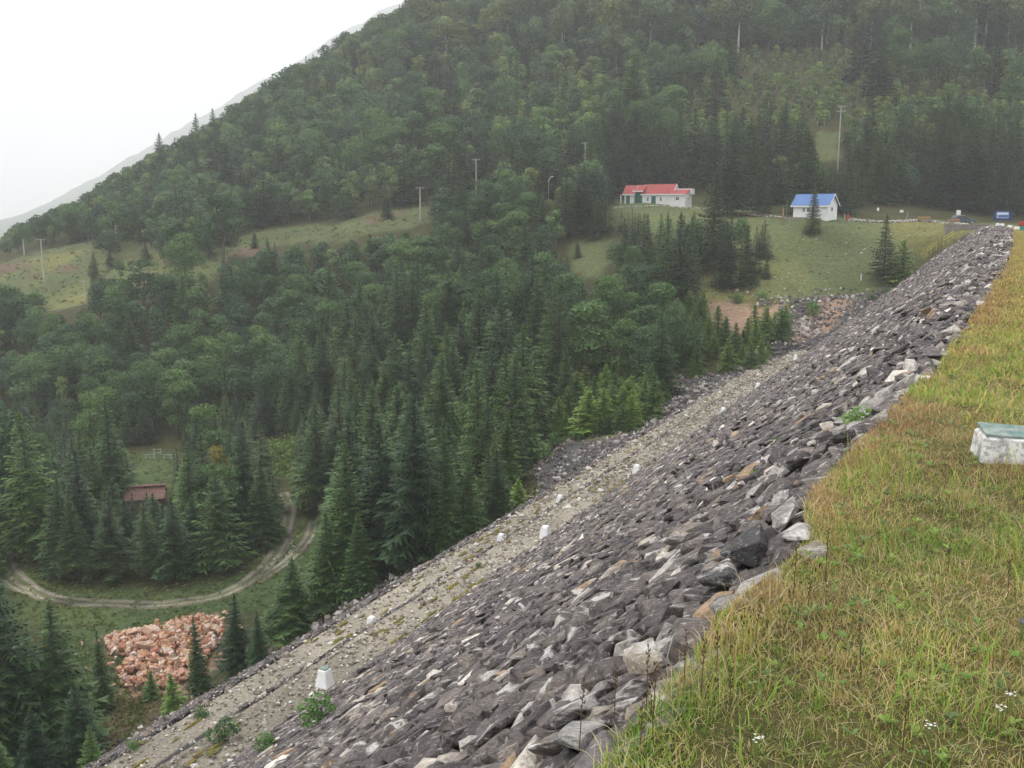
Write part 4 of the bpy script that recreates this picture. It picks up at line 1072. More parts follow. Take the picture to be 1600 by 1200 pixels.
# ------------------------------------------------------------------ track in the valley
def track(pts, width, name='track'):
    c = [hit(*p_) for p_ in pts]; c = [v for v in c if v is not None]
    dense = []
    for i in range(len(c) - 1):
        for k in range(6):
            f = k / 6; p0 = c[max(0, i - 1)]; p1, p2 = c[i], c[i + 1]; p3 = c[min(len(c) - 1, i + 2)]
            q = .5 * ((2 * p1) + (p2 - p0) * f + (2 * p0 - 5 * p1 + 4 * p2 - p3) * f * f + (3 * p1 - p0 - 3 * p2 + p3) * f ** 3); dense.append(q)
    V, T, w = [], [], 13
    for i, q in enumerate(dense):
        d = (dense[min(i + 1, len(dense) - 1)] - dense[max(i - 1, 0)]); d.z = 0; d.normalize(); nn = Vector((-d.y, d.x, 0))
        for k in range(w):
            o_ = (k / (w - 1) - .5) * width * (1 + (float(vnoise(i, k > 6, 3, 4)) - .5) * .25); x, y = q.x + nn.x * o_, q.y + nn.y * o_
            rut = abs(abs(o_) - width * .24) < width * .11
            z = float(H(x, y)) + (.16 if 0 < k < w - 1 else -.1) - (.07 if rut else 0)
            V.append((x, y, z)); b = float(vnoise(x, y, 1.1, 3))
            c_ = np.array((.24, .215, .18)) if rut else (np.array((.17, .16, .10)) if abs(o_) > width * .1 else np.array((.12, .13, .06)))
            g_ = float(fbm(x, y, 5, 44)); c_ = c_ * (1.35 if g_ > .6 else (.6 if g_ < .38 else 1)); T.append(c_ * (.6 + .75 * b))
    I = np.arange(len(V)).reshape(-1, w); F = np.stack([I[:-1, :-1], I[:-1, 1:], I[1:, 1:], I[1:, :-1]], -1).reshape(-1, 4)
    tag(obj(name, np_mesh(name, V, F, M['gravel'], tint=np.array(T), smooth=True)), kind='structure')
track([(3,842),(8,872),(24,903),(60,928),(110,941),(170,947),(240,947),(300,941),(350,930),(392,908),(418,884),(436,858),(447,828),(452,795),(440,770)], 1.7)
track([(400,912),(440,886),(468,862),(484,838),(490,812)], 1.4)
track([(-30,880),(2,900),(30,922),(60,932)], 1.1)

# ------------------------------------------------------------------ orange rubble
def rubble():
    root = empty('rubble_pile', hit(255, 1030), 0, 'pile of orange and salmon broken rock on the grass below the track', 'rubble pile')
    poly = [(166,1000),(215,990),(250,983),(290,970),(340,963),(350,975),(346,1010),(318,1040),(290,1072),(235,1082),(196,1078),(186,1060),(205,1040),(170,1022)]
    n_big = 0; small = []
    cx_, cy_ = root.location.x, root.location.y
    for h in region_points(poly, 1100) + region_points([(60,1040),(150,990),(360,950),(420,1000),(330,1060),(200,1100)], 60):
        L = rnd.choice((.22, .28, .35, .42, .55)) * rnd.uniform(.8, 1.2); r_ = math.hypot(h.x - cx_, h.y - cy_)
        z = h.z + max(0, .95 - r_ * .13) * rnd.uniform(.2, 1)
        c = rnd.choice(((.52, .27, .155), (.60, .35, .22), (.46, .23, .135), (.66, .43, .30), (.68, .52, .41)))
        if n_big < 285 and L > .36:
            o = obj('rock', RUB[rnd.randrange(8)], root)
            o.location = Vector((h.x, h.y, z + .1)) - root.location; o.rotation_euler = [rnd.uniform(0, 6.28) for _ in range(3)]
            o.scale = (L * 1.1, L * .85, L * .75); o.color = (*[a * rnd.uniform(.85, 1.15) for a in c], 1); n_big += 1
        else: small.append((h.x, h.y, z + .05, L, c))
    a = np.array([q[:4] for q in small]); m_ = len(a)
    p_ = a[:, :3] - np.array(root.location)
    V, F, T = scatter_rocks(p_, frames(np.array((0, 0, 1.)), np.array((1., 0, 0)), rng.uniform(0, 6.28, m_), rng.normal(0, .8, m_), rng.normal(0, .8, m_)), np.stack([a[:, 3], a[:, 3] * .8, a[:, 3] * .7], 1), np.array([q[4] for q in small]))
    tag(obj('rubble', np_mesh('rubble', V, F, M['orange_rock'], tint=T), root), kind='stuff')
    for px_, py_, L in [(226,1028,1.15), (238,1003,1.1), (212,1003,.7), (262,1040,.7), (240,1062,.7), (325,1000,.7)]:
        h = hit(px_, py_); o = obj('rock', RUB[rnd.randrange(8)], root); r_ = math.hypot(h.x - cx_, h.y - cy_)
        o.location = Vector((h.x, h.y, h.z + .35 + max(0, .95 - r_ * .13) * .8)) - root.location; o.scale = (L, L * .8, L * .7); o.rotation_euler = (rnd.random(), rnd.random(), rnd.random() * 3); o.color = (.66, .46, .33, 1)
M['orange_near'] = rock_mat('orange_near', True)
RUB = []
for i in range(8):
    v, f = rock_variant(200 + i, False); RUB.append(np_mesh('rock', v, f, M['orange_near']))
rubble()

M['marker_white'] = simple('marker_white', (.92, .91, .89), .9, .12, 6, .1)
# ------------------------------------------------------------------ survey markers
def marker(pos, rz, label, w=.56, top=.30, h=.66, lid_m='green_lid', tilt=0, body='marker_white', group=None, lidw=None):
    root = empty('survey_marker', pos, rz, label, 'survey marker', group)
    b = MB(); a, c = w / 2, top / 2
    b.add([(-a,-a,-.15),(a,-a,-.15),(a,a,-.15),(-a,a,-.15),(-c,-c,h),(c,-c,h),(c,c,h),(-c,c,h)], [(0,3,2,1),(4,5,6,7),(0,1,5,4),(1,2,6,5),(2,3,7,6),(3,0,4,7)])
    b.build('body', M[body], root, bevel=min(.02, w * .04))
    lw = (lidw or top * .8) / 2
    l_ = MB().box(-lw, lw, -lw, lw, 0, .035 if h > .4 else .022); o = l_.build('lid', M[lid_m], root, bevel=.005); o.location = (0, 0, h + .004); o.rotation_euler = (tilt, tilt * .6, 0)
    return root
names = ['nearest', 'second nearest', 'third', 'fourth', 'fifth', 'farthest']
for i, (a, b) in enumerate([(508,1071), (852,841), (995,742), (1130,649), (1184,609), (1243,563)]):
    p_ = at_z(a, b, -16.21); marker(p_, -AZ, f'{names[i]} white survey marker on the upper dam ledge', .56, .32, .62, 'green_lid' if i < 1 else 'marker_white', group='survey markers on the upper ledge')
for i, (a, b) in enumerate([(581,981), (783,848), (875,786)]):
    p_ = at_z(a, b, -17.06); marker(p_, -AZ, ('nearest', 'middle', 'farthest')[i] + ' small white survey marker on the lower dam ledge', .42, .26, .46, 'marker_white', group='survey markers on the lower ledge')
p_ = at_z(1567, 718, -1.70)
marker(p_, R(-14), 'rough whitewashed concrete survey marker with loose green metal lid in the crest grass', .40, .33, .19, 'green_lid', R(4), body='whitewash', lidw=.31)

# ------------------------------------------------------------------ houses
def gable(root, x0, x1, y0, y1, h, rise, over, roof_m, thick=.12, wall_name='wall'):
    ym = (y0 + y1) / 2
    MB().prism([(y0, -2), (y1, -2), (y1, h), (ym, h + rise), (y0, h)], x0, x1).build(wall_name, M['white_wall'], root)
    k = rise / (ym - y0); e = over
    prof = [(y0 - e, h - k * e + .03), (ym, h + rise + .03), (y1 + e, h - k * e + .03), (y1 + e, h - k * e + .03 + thick), (ym, h + rise + .03 + thick), (y0 - e, h - k * e + .03 + thick)]
    r = MB().prism(prof, x0 - e, x1 + e).build('roof', M[roof_m], root)
    t = MB()
    for xx in (x0 - e - .03, x1 + e):
        t.prism([(y0 - e, h - k * e - .10), (ym, h + rise - .10), (y1 + e, h - k * e - .10), (y1 + e, h - k * e + .02), (ym, h + rise + .16), (y0 - e, h - k * e + .02)], xx, xx + .03)
    t.box(x0 - e, x1 + e, y0 - e - .04, y0 - e, h - k * e - .12, h - k * e + .10)
    t.build('barge_board', M['trim'], root)
    s_ = MB(); n_ = int((x1 - x0 + 2 * e) / .55)
    for i in range(1, n_):
        xx = x0 - e + i * (x1 - x0 + 2 * e) / n_
        s_.prism([(y0 - e, h - k * e + .032 + thick), (ym, h + rise + .032 + thick), (ym, h + rise + .062 + thick), (y0 - e, h - k * e + .062 + thick)], xx, xx + .04)
    s_.build('roof_seam', M[roof_m], r)
    return r
def win(root, x, z, w, h, y, side=False, label=None):
    """window on the front (y) or on the right end wall (x = y argument)"""
    def bx(m, a0, a1, d0, d1, z0, z1):
        return m.box(a0, a1, y - d1, y - d0, z0, z1) if not side else m.box(y + d0, y + d1, a0, a1, z0, z1)
    f = MB(); t = .05
    bx(f, x, x + w, 0.003, .05, z, z + t); bx(f, x, x + w, 0.003, .05, z + h - t, z + h); bx(f, x, x + t, .003, .05, z + t, z + h - t); bx(f, x + w - t, x + w, .003, .05, z + t, z + h - t); bx(f, x + w / 2 - .025, x + w / 2 + .025, .003, .05, z + t, z + h - t)
    fr = f.build('window', M['trim'], root); g = MB(); bx(g, x + t, x + w - t, .002, .02, z + t, z + h - t); g.build('pane', M['glass_dark'], fr)
def door(root, x, z, w, h, y, m='green_door'):
    d = MB().box(x, x + w, y - .06, y - .003, z, z + h).build('door', M[m], root)
    MB().box(x + w * .8, x + w * .8 + .06, y - .11, y - .062, z + h * .48, z + h * .48 + .12).build('handle', M['pale_bar'], d)
def red_house():
    p_ = at(1043, 318, 184); p_.z = float(H(p_.x, p_.y)) + .02
    root = empty('red_roofed_house', p_, R(-30), 'long low white house with red roofs and green doors on the grassy shoulder', 'house')
    root.scale = (.92, .92, .92)
    gable(root, -5.6, .8, 0, 4.3, 2.35, 1.75, .28, 'red_roof')
    door(root, -3.55, 0, .95, 1.75, 0); win(root, -4.6, .75, .5, .85, 0); win(root, -1.75, .75, .5, .85, 0)
    # green bay and the left wing with its porch
    MB().box(-7.1, -5.62, .2, 3.9, -.6, 2.75).build('wall', M['white_wall'], root)
    MB().box(-7.15, -5.61, -.02, .19, -.1, 2.7).build('garage_door', M['green_door'], root)
    MB().prism([(-.5, 2.78), (2.15, 4.0), (2.15, 4.12), (-.5, 2.9)], -7.6, -5.2).build('roof', M['red_roof'], root)
    MB().box(-7.6, -5.2, -.55, -.505, 2.68, 2.9).build('fascia', M['trim'], root)
    gable(root, -9.3, -7.3, -.6, 2.6, 2.45, 1.45, .35, 'red_roof')
    door(root, -8.9, .0, .8, 1.9, -.6)
    MB().box(-10.1, -9.95, -.9, -.75, -.3, 2.2).build('porch_post', M['trim'], root)
    MB().box(-11.5, -7.0, -1.6, -.62, -.6, -.03).build('terrace', M['concrete'], root)
    # right annex, lower roof with a white parapet behind
    MB().box(.9, 4.1, -1.0, 3.0, -.8, 2.1).build('wall', M['white_wall'], root)
    MB().prism([(-1.35, 2.0), (1.2, 2.95), (1.2, 3.07), (-1.35, 2.12)], .65, 4.35).build('roof', M['red_roof'], root)
    MB().box(.9, 4.6, 1.22, 3.1, 2.11, 3.25).build('parapet', M['trim'], root)
    MB().box(.65, 4.35, -1.4, -1.352, 1.92, 2.12).build('fascia', M['trim'], root)
    win(root, 2.1, .9, .75, .65, -1.0); win(root, .6, .8, .6, .75, 4.1, True)
red_house()
def blue_house():
    p_ = at(1239, 339, 160); p_.z = float(H(p_.x, p_.y)); root = empty('blue_roofed_house', p_, R(-42), 'small white house with bright blue roof behind the small dark spruce', 'house')
    root.location.z = -.35
    root.scale = (.93, .93, .93)
    gable(root, 0, 6.3, 0, 3.9, 2.15, 1.65, .38, 'blue_roof')
    win(root, 1.7, .85, .55, .75, 0); win(root, 2.5, .85, .55, .75, 0); win(root, 1.3, .95, .8, .75, 6.3, True); door(root, 4.4, 0, .9, 1.8, 0, 'trim')
    MB().box(-1.0, 2.6, -.7, -.01, -2.8, -.05).build('step', M['concrete'], root)
blue_house()
def tiled_shed():
    h = hit(228, 800); h.z -= .3; root = empty('tiled_shed', h, R(14), 'small shed with a reddish tiled roof half hidden among the valley spruces', 'shed')
    root.scale = (.85, .85, .8)
    MB().prism([(0, -.5), (3.2, -.5), (3.2, 2.2), (1.6, 3.2), (0, 2.2)], -2.2, 2.0).build('wall', M['brick_wall'], root)
    rf = MB()
    for i in range(9):
        for sgn in (0, 1):
            a = i * .245; z0 = 2.05 + a * .625
            y0, y1 = (-.3 + a, -.3 + a + .3) if not sgn else (3.5 - a, 3.5 - a - .3)
            rf.prism([(y0, z0), (y1, z0 + .17), (y1, z0 + .22), (y0, z0 + .06)], -2.5, 2.3)
    r_ = rf.build('roof', M['tile'], root)
    MB().box(1.2, 1.8, -.05, -.003, .4, 1.9).build('door', M['glass_dark'], root)
tiled_shed()
def grey_hut():
    h = hit(21, 531); root = empty('grey_hut', h, R(10), 'small grey hut at the left edge beside a bare pole', 'hut')
    MB().prism([(0, -.5), (2.2, -.5), (2.2, 2.0), (0, 1.7)], 0, 1.7).build('wall', M['shed_grey'], root)
    MB().prism([(-.2, 1.72), (2.4, 2.08), (2.4, 2.16), (-.2, 1.8)], -.15, 1.85).build('roof', M['shed_grey'], root)
    MB().box(.5, 1.2, -.04, -.003, 0, 1.5).build('door', M['shed_grey'], root)
grey_hut()

# ------------------------------------------------------------------ poles and lines
tops = {}
def pole(bx, by, top, label, arms=1, Y=None, r=.13, base_px=None):
    h = hit(bx, by) if Y is None else at(bx, by, Y)
    if Y is not None: h.z = float(H(h.x, h.y))
    d = ray(bx, top); L = d[2] * h.y - h.z
    root = empty('utility_pole', h, R(rnd.uniform(-20, 20)), label, 'utility pole', 'bare concrete poles across the hillside')
    MB().tube((0, 0, -.5), (0, 0, L), r * 1.25, r * .8, 8).build('post', M['pole'], root)
    for k in range(arms):
        z = L - .25 - .9 * k; ar = MB().box(-.85, .85, -.05, .05, z, z + .1).build('crossarm', M['pole'], root)
        ins = MB()
        for x in (-.75, -.1, .75): ins.tube((x, 0, z + .1), (x, 0, z + .28), .05, .03, 6)
        ins.build('insulator', M['pale_bar'], ar)
    tops[bx] = h + Vector((0, 0, L - .1)); return root
pole(69, 441, 373, 'tall bare pole in the middle of the left meadow')
pole(183, 388, 352, 'pole in front of the leafy tree at the top of the left meadow')
pole(352, 410, 370, 'pole in front of the big round tree on the long meadow')
pole(220, 482, 446, 'lowest pole in front of the leafy tree under the left meadow')
pole(134, 472, 438, 'short thin pole at the lower rim of the left meadow', r=.09)
pole(20, 538, 490, 'pole at the left edge beside the grey hut')
pole(38, 400, 374, 'faint pole at the upper left corner of the left meadow', 0)
pole(657, 345, 292, 'pole at the right end of the long meadow')
pole(744, 300, 248, 'white pole rising out of the forest above the meadow end', Y=205)
pole(914, 262, 222, 'pole with crossarm in the trees left of the red roofed house', Y=205)
pole(1311, 225, 165, 'pole with two crossarms high in the trees above the blue roofed house', 2, Y=196)
def line(a, b, lab):
    root = empty('power_line', tops[a], 0, lab, 'power line')
    for k in (-1, 0, 1):
        pts = []
        p0, p1 = tops[a], tops[b]; sd_ = Vector((p1.y - p0.y, p0.x - p1.x, 0)).normalized() * .7 * k
        for i in range(13):
            f = i / 12; q = p0.lerp(p1, f) + sd_ - Vector((0, 0, 4 * f * (1 - f) * 1.2)); pts.append(q - p0)
        MB().path(pts, [.022] * 13, 4).build('wire', M['wire'], root)
for a, b, lab in [(220, 352, 'three thin wires between the two poles left of centre'), (352, 657, 'three thin wires above the long meadow'), (657, 744, 'short span of wires at the right meadow end'), (20, 220, 'wires from the left edge pole to the lowest pole')]: line(a, b, lab)
def street_lamp():
    h = at(857, 320, 200); h.z = float(H(h.x, h.y)); d = ray(857, 284); L = d[2] * h.y - h.z
    root = empty('street_lamp', h, 0, 'street lamp with a short curved white arm left of the red roofed house', 'street lamp')
    MB().tube((0, 0, -.4), (0, 0, L), .09, .07).build('post', M['pole'], root)
    MB().path([(0, 0, L), (.1, 0, L + .5), (.4, 0, L + .9), (.9, 0, L + 1.05)], [.07, .07, .07, .12]).build('arm', M['sign_white'], root)
street_lamp()

# ------------------------------------------------------------------ things by the road at the far end of the dam
def ground_at(px_, py_, Y):
    v = at(px_, py_, Y); v.z = float(H(v.x, v.y)); return v
def sign(px_, py_, Y, w, h, hp_, label, panels=1, post='pole', board='sign_white', rz=-.35):
    v = ground_at(px_, 342, Y); d = ray(px_, py_); zc = d[2] * Y - v.z
    root = empty('sign', v, rz, label, 'sign')
    MB().tube((0, .04, -.3), (0, .04, zc + h / 2), .04, .04, 6).build('post', M[post], root)
    for k in range(panels):
        x0 = -w / 2 + k * (w / panels); MB().box(x0 + .02, x0 + w / panels - .02, -.02, .0, zc - h / 2, zc + h / 2).build('panel', M[board], root, bevel=.01)
sign(1371, 327, 164, .38, .52, 0, 'small white sign nearest the blue roofed house', post='wood')
sign(1408, 330, 165, .58, .45, 0, 'pair of white plates on a reddish post by the road', 2, 'red_paint')
sign(1497, 332, 172, .75, .82, 0, 'white square sign rising behind the parked car')
def board():
    v = ground_at(1566, 342, 168); zc = ray(1566, 336)[2] * 168 - v.z
    root = empty('information_board', v, -.45, 'dark blue information board with pale panel at the dam end', 'information board')
    MB().box(-1.45, 1.5, 0, .08, zc - .95, zc + .7).build('backing', M['board_dark'], root)
    pn = MB().box(-.95, .95, -.05, -.003, zc - .55, zc + .55).build('panel', M['board_blue'], root)
    MB().box(-.9, .9, -.07, -.052, zc + .12, zc + .34).build('stripe', M['sign_white'], pn)
    pr = MB()
    for i in range(5): pr.box(-.5 + i * .28, -.32 + i * .28, -.07, -.052, zc - .35, zc - .05 + .03 * (i % 2))
    pr.build('print', M['board_dark'], pn)
    for x in (-1.3, 1.3): MB().tube((x, .12, -.3), (x, .12, zc), .06, .06, 6).build('post', M['wood'], root)
board()
def car():
    v = ground_at(1503, 346, 163.5); v.z += .02
    root = empty('parked_car', v, R(8), 'dark blue grey car parked behind the low stone edging', 'car')
    prof = [(-2.05, .35), (-2.1, .75), (-1.95, .92), (-1.2, .98), (.95, .98), (1.9, .86), (2.1, .7), (2.1, .35)]
    m_ = MB(); n_ = len(prof)
    m_.add([(x, -.84, z) for x, z in prof] + [(x, .84, z) for x, z in prof], [(k, (k+1) % n_, n_ + (k+1) % n_, n_ + k) for k in range(n_)] + [tuple(range(n_))[::-1], tuple(range(n_, 2*n_))])
    m_.build('body', M['car_paint'], root, bevel=.04)
    cab = [(-1.75, .985), (-1.25, 1.42), (.15, 1.45), (.95, .985)]
    g = MB(); g.add([(x, -.74, z) for x, z in cab] + [(x, .74, z) for x, z in cab], [(0,1,5,4),(1,2,6,5),(2,3,7,6),(3,0,4,7),(3,2,1,0),(4,5,6,7)]).build('windows', M['glass_dark'], root, bevel=.02)
    MB().add([(-1.28, -.73, 1.425), (.18, -.73, 1.455), (.18, .73, 1.455), (-1.28, .73, 1.425), (-1.22, -.7, 1.48), (.12, -.7, 1.5), (.12, .7, 1.5), (-1.22, .7, 1.48)], [(0,3,2,1),(4,5,6,7),(0,1,5,4),(1,2,6,5),(2,3,7,6),(3,0,4,7)]).build('roof', M['shed_grey'], root)
    for x in (-1.3, 1.35):
        for y in (-.84, .66):
            w_ = MB().tube((x, y, .32), (x, y + .2, .32), .32, .32, 14).build('wheel', M['rubber'], root)
            MB().tube((x, y - .01, .32), (x, y - .002, .32), .19, .19, 10).build('rim', M['pale_bar'], w_)
    for y in (-.7, .45): MB().box(2.06, 2.13, y, y + .25, .62, .76).build('headlight', M['sign_white'], root)
car()
def wall_line(pts, Ys, name, label, cat, n_, s0, s1, pale):
    A_ = [ground_at(a, b, Y) for (a, b), Y in zip(pts, Ys)]; P_, S_l = [], []
    for i in range(n_):
        f = i / n_ * (len(A_) - 1); k = int(f); q = A_[k].lerp(A_[k + 1], f - k)
        q.z = float(H(q.x, q.y)) + rnd.uniform(.05, .28); P_.append((q.x + rnd.uniform(-.1, .1), q.y + rnd.uniform(-.15, .15), q.z)); L = rnd.uniform(s0, s1); S_l.append((L, L * .8, L * .75))
    tt = np.array([(.52, .49, .45) if rnd.random() < pale else (.22, .20, .18) for _ in P_]); m_ = len(P_)
    V, F, T = scatter_rocks(np.array(P_), frames(np.array((0, 0, 1.)), np.array((1., 0, 0)), rng.uniform(0, 6.28, m_), rng.normal(0, .3, m_), rng.normal(0, .3, m_)), np.array(S_l), tt * rng.uniform(.8, 1.2, (m_, 1)), ROCKS[:8])
    o = obj(name, np_mesh(name, V, F, M['rock'], tint=T)); tag(o, label, cat, kind='stuff')
wall_line([(1325, 342), (1380, 344), (1430, 347), (1480, 349), (1545, 350), (1600, 354)], [159, 159.5, 160.5, 161, 161, 161], 'stone_edging', 'low edging of rough pale stones along the road in front of the parked car', 'stone edging', 420, .25, .5, .6)
wall_line([(960, 322), (1040, 324), (1110, 328), (1180, 332), (1235, 336)], [181, 180, 177, 168, 160], 'stone_row', 'broken row of pale stones from the red roofed to the blue roofed house', 'stone row', 110, .2, .4, .7)
def retaining():
    a, b = at(1478, 352, 147), at(1545, 352, 147.5); root_z = a.z
    root = empty('retaining_wall', a, math.atan2(b.y - a.y, b.x - a.x), 'stained grey concrete retaining wall between grassy slope and rock face', 'retaining wall')
    L = (b - a).length
    w = MB(); w.add([(0,0,-5),(L,0,-5),(L,.5,-5),(0,.5,-5),(0,0,0),(L,0,0),(L,.5,0),(0,.5,0)], [(0,3,2,1),(4,5,6,7),(0,1,5,4),(1,2,6,5),(2,3,7,6),(3,0,4,7)]); w.build('wall', M['concrete'], root)
    MB().box(-.1, L + .1, -.08, .6, .003, .16).build('coping', M['concrete'], root)
retaining()
def bench(px_, Y, label, L=2.1):
    v = ground_at(px_, 345, Y); root = empty('bench', v, -.1, label, 'bench')
    for k in range(3): MB().box(-L/2, L/2, -.2 + k * .15, -.07 + k * .15, .42, .47).build('slat', M['orange_wood'], root)
    for k in range(2): MB().box(-L/2, L/2, .27, .31, .6 + k * .17, .72 + k * .17).build('slat', M['orange_wood'], root)
    for x in (-L/2 + .1, L/2 - .2): MB().box(x, x + .1, -.2, .25, -.3, .418).build('leg', M['wood'], root)
bench(1444, 160.2, 'orange brown wooden bench left of the parked car'); bench(1491, 161.6, 'orange brown bench in front of the parked car', 1.9)
def picnic(px_, Y, label):
    v = ground_at(px_, 328, Y); root = empty('picnic_table', v, -.2, label, 'picnic table', 'picnic tables between the houses')
    for k in range(4): MB().box(-.95, .95, -.38 + k * .19, -.21 + k * .19, .70, .75).build('board', M['wood'], root)
    for y in (-.85, .6): MB().box(-.95, .95, y, y + .25, .42, .47).build('seat', M['wood'], root)
    for x in (-.75, .65): MB().box(x, x + .1, -.75, .75, .3, .4).build('brace', M['wood'], root); 
    for x in (-.75, .65):
        for y in (-.4, .32): MB().box(x + .01, x + .09, y, y + .08, -.3, .698).build('leg', M['wood'], root)
picnic(1160, 168, 'left dark wooden picnic table between the two houses'); picnic(1183, 167, 'right dark wooden picnic table between the two houses')
def post(px_, Y, h, m_, label, r=.06, lean=0, name='post', cat='post'):
    v = ground_at(px_, 342, Y); o = MB().tube((0, 0, -.3), (lean, 0, h), r, r * .8, 7).build(name, M[m_], None, v); tag(o, label, cat); return o
post(1223.5, 159.5, 2.0, 'orange_wood', 'thick yellowish post left of the blue roofed house', .11)
post(1228.5, 161.5, 3.0, 'wood', 'thin tall brown post left of the blue roofed house', .06)
post(1319.5, 159, 1.0, 'pale_bar', 'short white post right of the blue roofed house', .07)
post(1416, 164, 1.35, 'pale_bar', 'pale leaning stake right of the twin plate sign', .05, .25)
post(1147, 172, 1.3, 'pale_bar', 'white stake under the trees between the houses, left one', .06)
post(1175, 172, 1.2, 'pale_bar', 'white stake under the trees between the houses, right one', .06)
v = hit(1345, 440); tag(MB().tube((0, 0, -.3), (0, 0, .95), .09, .09, 7).build('post', M['sign_white'], None, v), 'white post on the terrace left of the dark spruce by the dam', 'post')
def hydrant():
    v = ground_at(1325, 342, 159); root = empty('hydrant', v, 0, 'red painted standpipe cabinet right of the blue roofed house', 'hydrant')
    MB().box(-.22, .22, -.18, .18, -.2, .82).build('body', M['red_paint'], root, bevel=.03)
    MB().tube((0, 0, .82), (0, 0, 1.25), .10, .05, 8).build('cap', M['red_paint'], root)
hydrant()
def handrail(pts, label):
    A_ = [at(*p_) for p_ in pts]
    root = empty('handrail', A_[0], 0, label, 'handrail', 'yellow handrails of the stairway')
    q = [a - A_[0] for a in A_]
    for z in (.55, .95): MB().path([p_ + Vector((0, 0, z)) for p_ in q], [.045] * len(q), 6).build('rail', M['yellow_paint'], root)
    for p_ in q: MB().tube(p_ - Vector((0, 0, .3)), p_ + Vector((0, 0, 1.0)), .04, .04, 6).build('post', M['yellow_paint'], root)
handrail([(1448, 398, 143), (1455, 393, 143.5), (1463, 388, 144)], 'lower yellow handrail on the slope next to the rock face')
handrail([(1474, 381, 144), (1481, 376, 144.5), (1489, 371, 145)], 'upper yellow handrail on the slope next to the retaining wall')
for i, (a, b) in enumerate([(1559, 348.5), (1566, 350), (1578, 353), (1589, 355)]):
    Yk = [158, 152, 128, 112][i]; v = at(a, b, Yk); s_, t_ = to_st(v.x, v.y); v.z = CREST - .02
    o = MB().add([(-.3,-.2,-.1),(.3,-.2,-.1),(.3,.2,-.1),(-.3,.2,-.1),(-.24,-.15,.38),(.24,-.15,.38),(.24,.15,.38),(-.24,.15,.38)], [(0,3,2,1),(4,5,6,7),(0,1,5,4),(1,2,6,5),(2,3,7,6),(3,0,4,7)]).build('kerb_stone', M['sign_white'], None, v, bevel=.03)
    o.rotation_euler.z = rnd.uniform(-.5, .5)
    tag(o, ('farthest', 'second farthest', 'second nearest', 'nearest')[i] + ' white painted block on the grass at the far crest', 'kerb stone', 'white blocks along the far crest')
v = at(1603, 358, 104); v.z = CREST
root = empty('barrier', v, 0, 'red and green painted barrier cut by the right picture edge', 'barrier')
MB().box(-.6, .6, -.2, .2, -.05, .5).build('base', M['teal_paint'], root, bevel=.03); MB().box(-.75, .6, -.25, .25, .503, 1.0).build('panel', M['red_paint'], root, bevel=.04)

# ------------------------------------------------------------------ small things in the valley
def rail(px_, py_, L, label, rz=0, h=.72):
    v = hit(px_, py_); root = empty('rail_fence', v, rz, label, 'fence', 'pale rail frames in the valley clearing')
    for x in (-L/2, L/2): MB().box(x - .06, x + .06, -.06, .06, -.3, h).build('post', M['pale_bar'], root)
    for z in (.25, h - .1): MB().box(-L/2 + .062, L/2 - .062, -.03, .03, z, z + .07).build('rail', M['pale_bar'], root)
rail(235, 719, 1.15, 'left pale rail frame at the back of the valley clearing'); rail(263, 719, 1.0, 'right pale rail frame at the back of the valley clearing'); rail(246, 711, .9, 'faint rail frame behind the other two in the clearing', h=.8)
def tyre():
    v = hit(541, 973) or at(541, 973, 58)
    bpy_m = bpy.data.meshes.new('ring'); bm = bmesh.new(); V = []
    for i in range(28):
        a = i * 2 * math.pi / 28
        for k in range(10):
            b = k * 2 * math.pi / 10; r_ = .36 + .12 * math.cos(b); V.append(bm.verts.new((math.cos(a) * r_, math.sin(a) * r_, .10 * math.sin(b))))
    for i in range(28):
        for k in range(10): bm.faces.new([V[i*10+k], V[((i+1)%28)*10+k], V[((i+1)%28)*10+(k+1)%10], V[i*10+(k+1)%10]])
    bm.to_mesh(bpy_m); bm.free(); bpy_m.materials.append(M['sign_white']); bpy_m.polygons.foreach_set('use_smooth', [True] * len(bpy_m.polygons))
    o = obj('tyre', bpy_m, None, v + Vector((0, 0, .16))); o.rotation_euler = (R(24), R(8), 0); tag(o, 'white painted tyre lying at the dam toe under the spruce pair', 'tyre')
tyre()
def branch(a, b, Y, label):
    p0, p1 = at(*a, Y), at(*b, Y - 1.5); root = MB(); d = p1 - p0
    pts = [d * f + Vector((0, 0, .25 * math.sin(f * 3))) + Vector((0, rnd.uniform(-.1, .1), rnd.uniform(-.06, .06))) for f in (0, .25, .5, .75, 1)]
    root.path(pts, [.07, .06, .05, .04, .02], 6)
    for i in (1, 2, 3): root.tube(pts[i], pts[i] + Vector((rnd.uniform(-.5, .5), rnd.uniform(-.3, .3), rnd.uniform(.3, .7))), .03, .01, 5)
    tag(root.build('fallen_branch', M['branch'], None, p0), label, 'branch')
branch((800, 785), (850, 778), 67, 'pale fallen branch lying across the dam toe by the scree'); branch((722, 752), (758, 728), 80, 'bare pale branch leaning among the spruces at the right'); branch((724, 722), (752, 728), 84, 'reddish dead branch behind the leaning pale one')
add_kind('bush', [leafy_crown(300 + i, H_=1., Rr=.62, z0=-.1, n_leaf=520, leaf=.12, lobes=8, colr=(.10, .20, .05), hi=(.16, .28, .08)) for i in range(3)], [trunk_mesh(1, .03, n=5, top=.6) for _ in range(3)], 'bark', 'leaves')
NAME['bush'] = 'bush'; CAT['bush'] = 'bush'; BASE_H['bush'] = 1
def dam_hit(px_, py_):
    d = ray(px_, py_); Y = 3.
    while Y < 200:
        s_, t_ = to_st(d[0] * Y, Y)
        if t_ > float(edge_t(s_)) and d[2] * Y < float(dam_z(t_)) + .03: return Vector((d[0] * Y, Y, float(dam_z(t_))))
        Y += .05
    return None
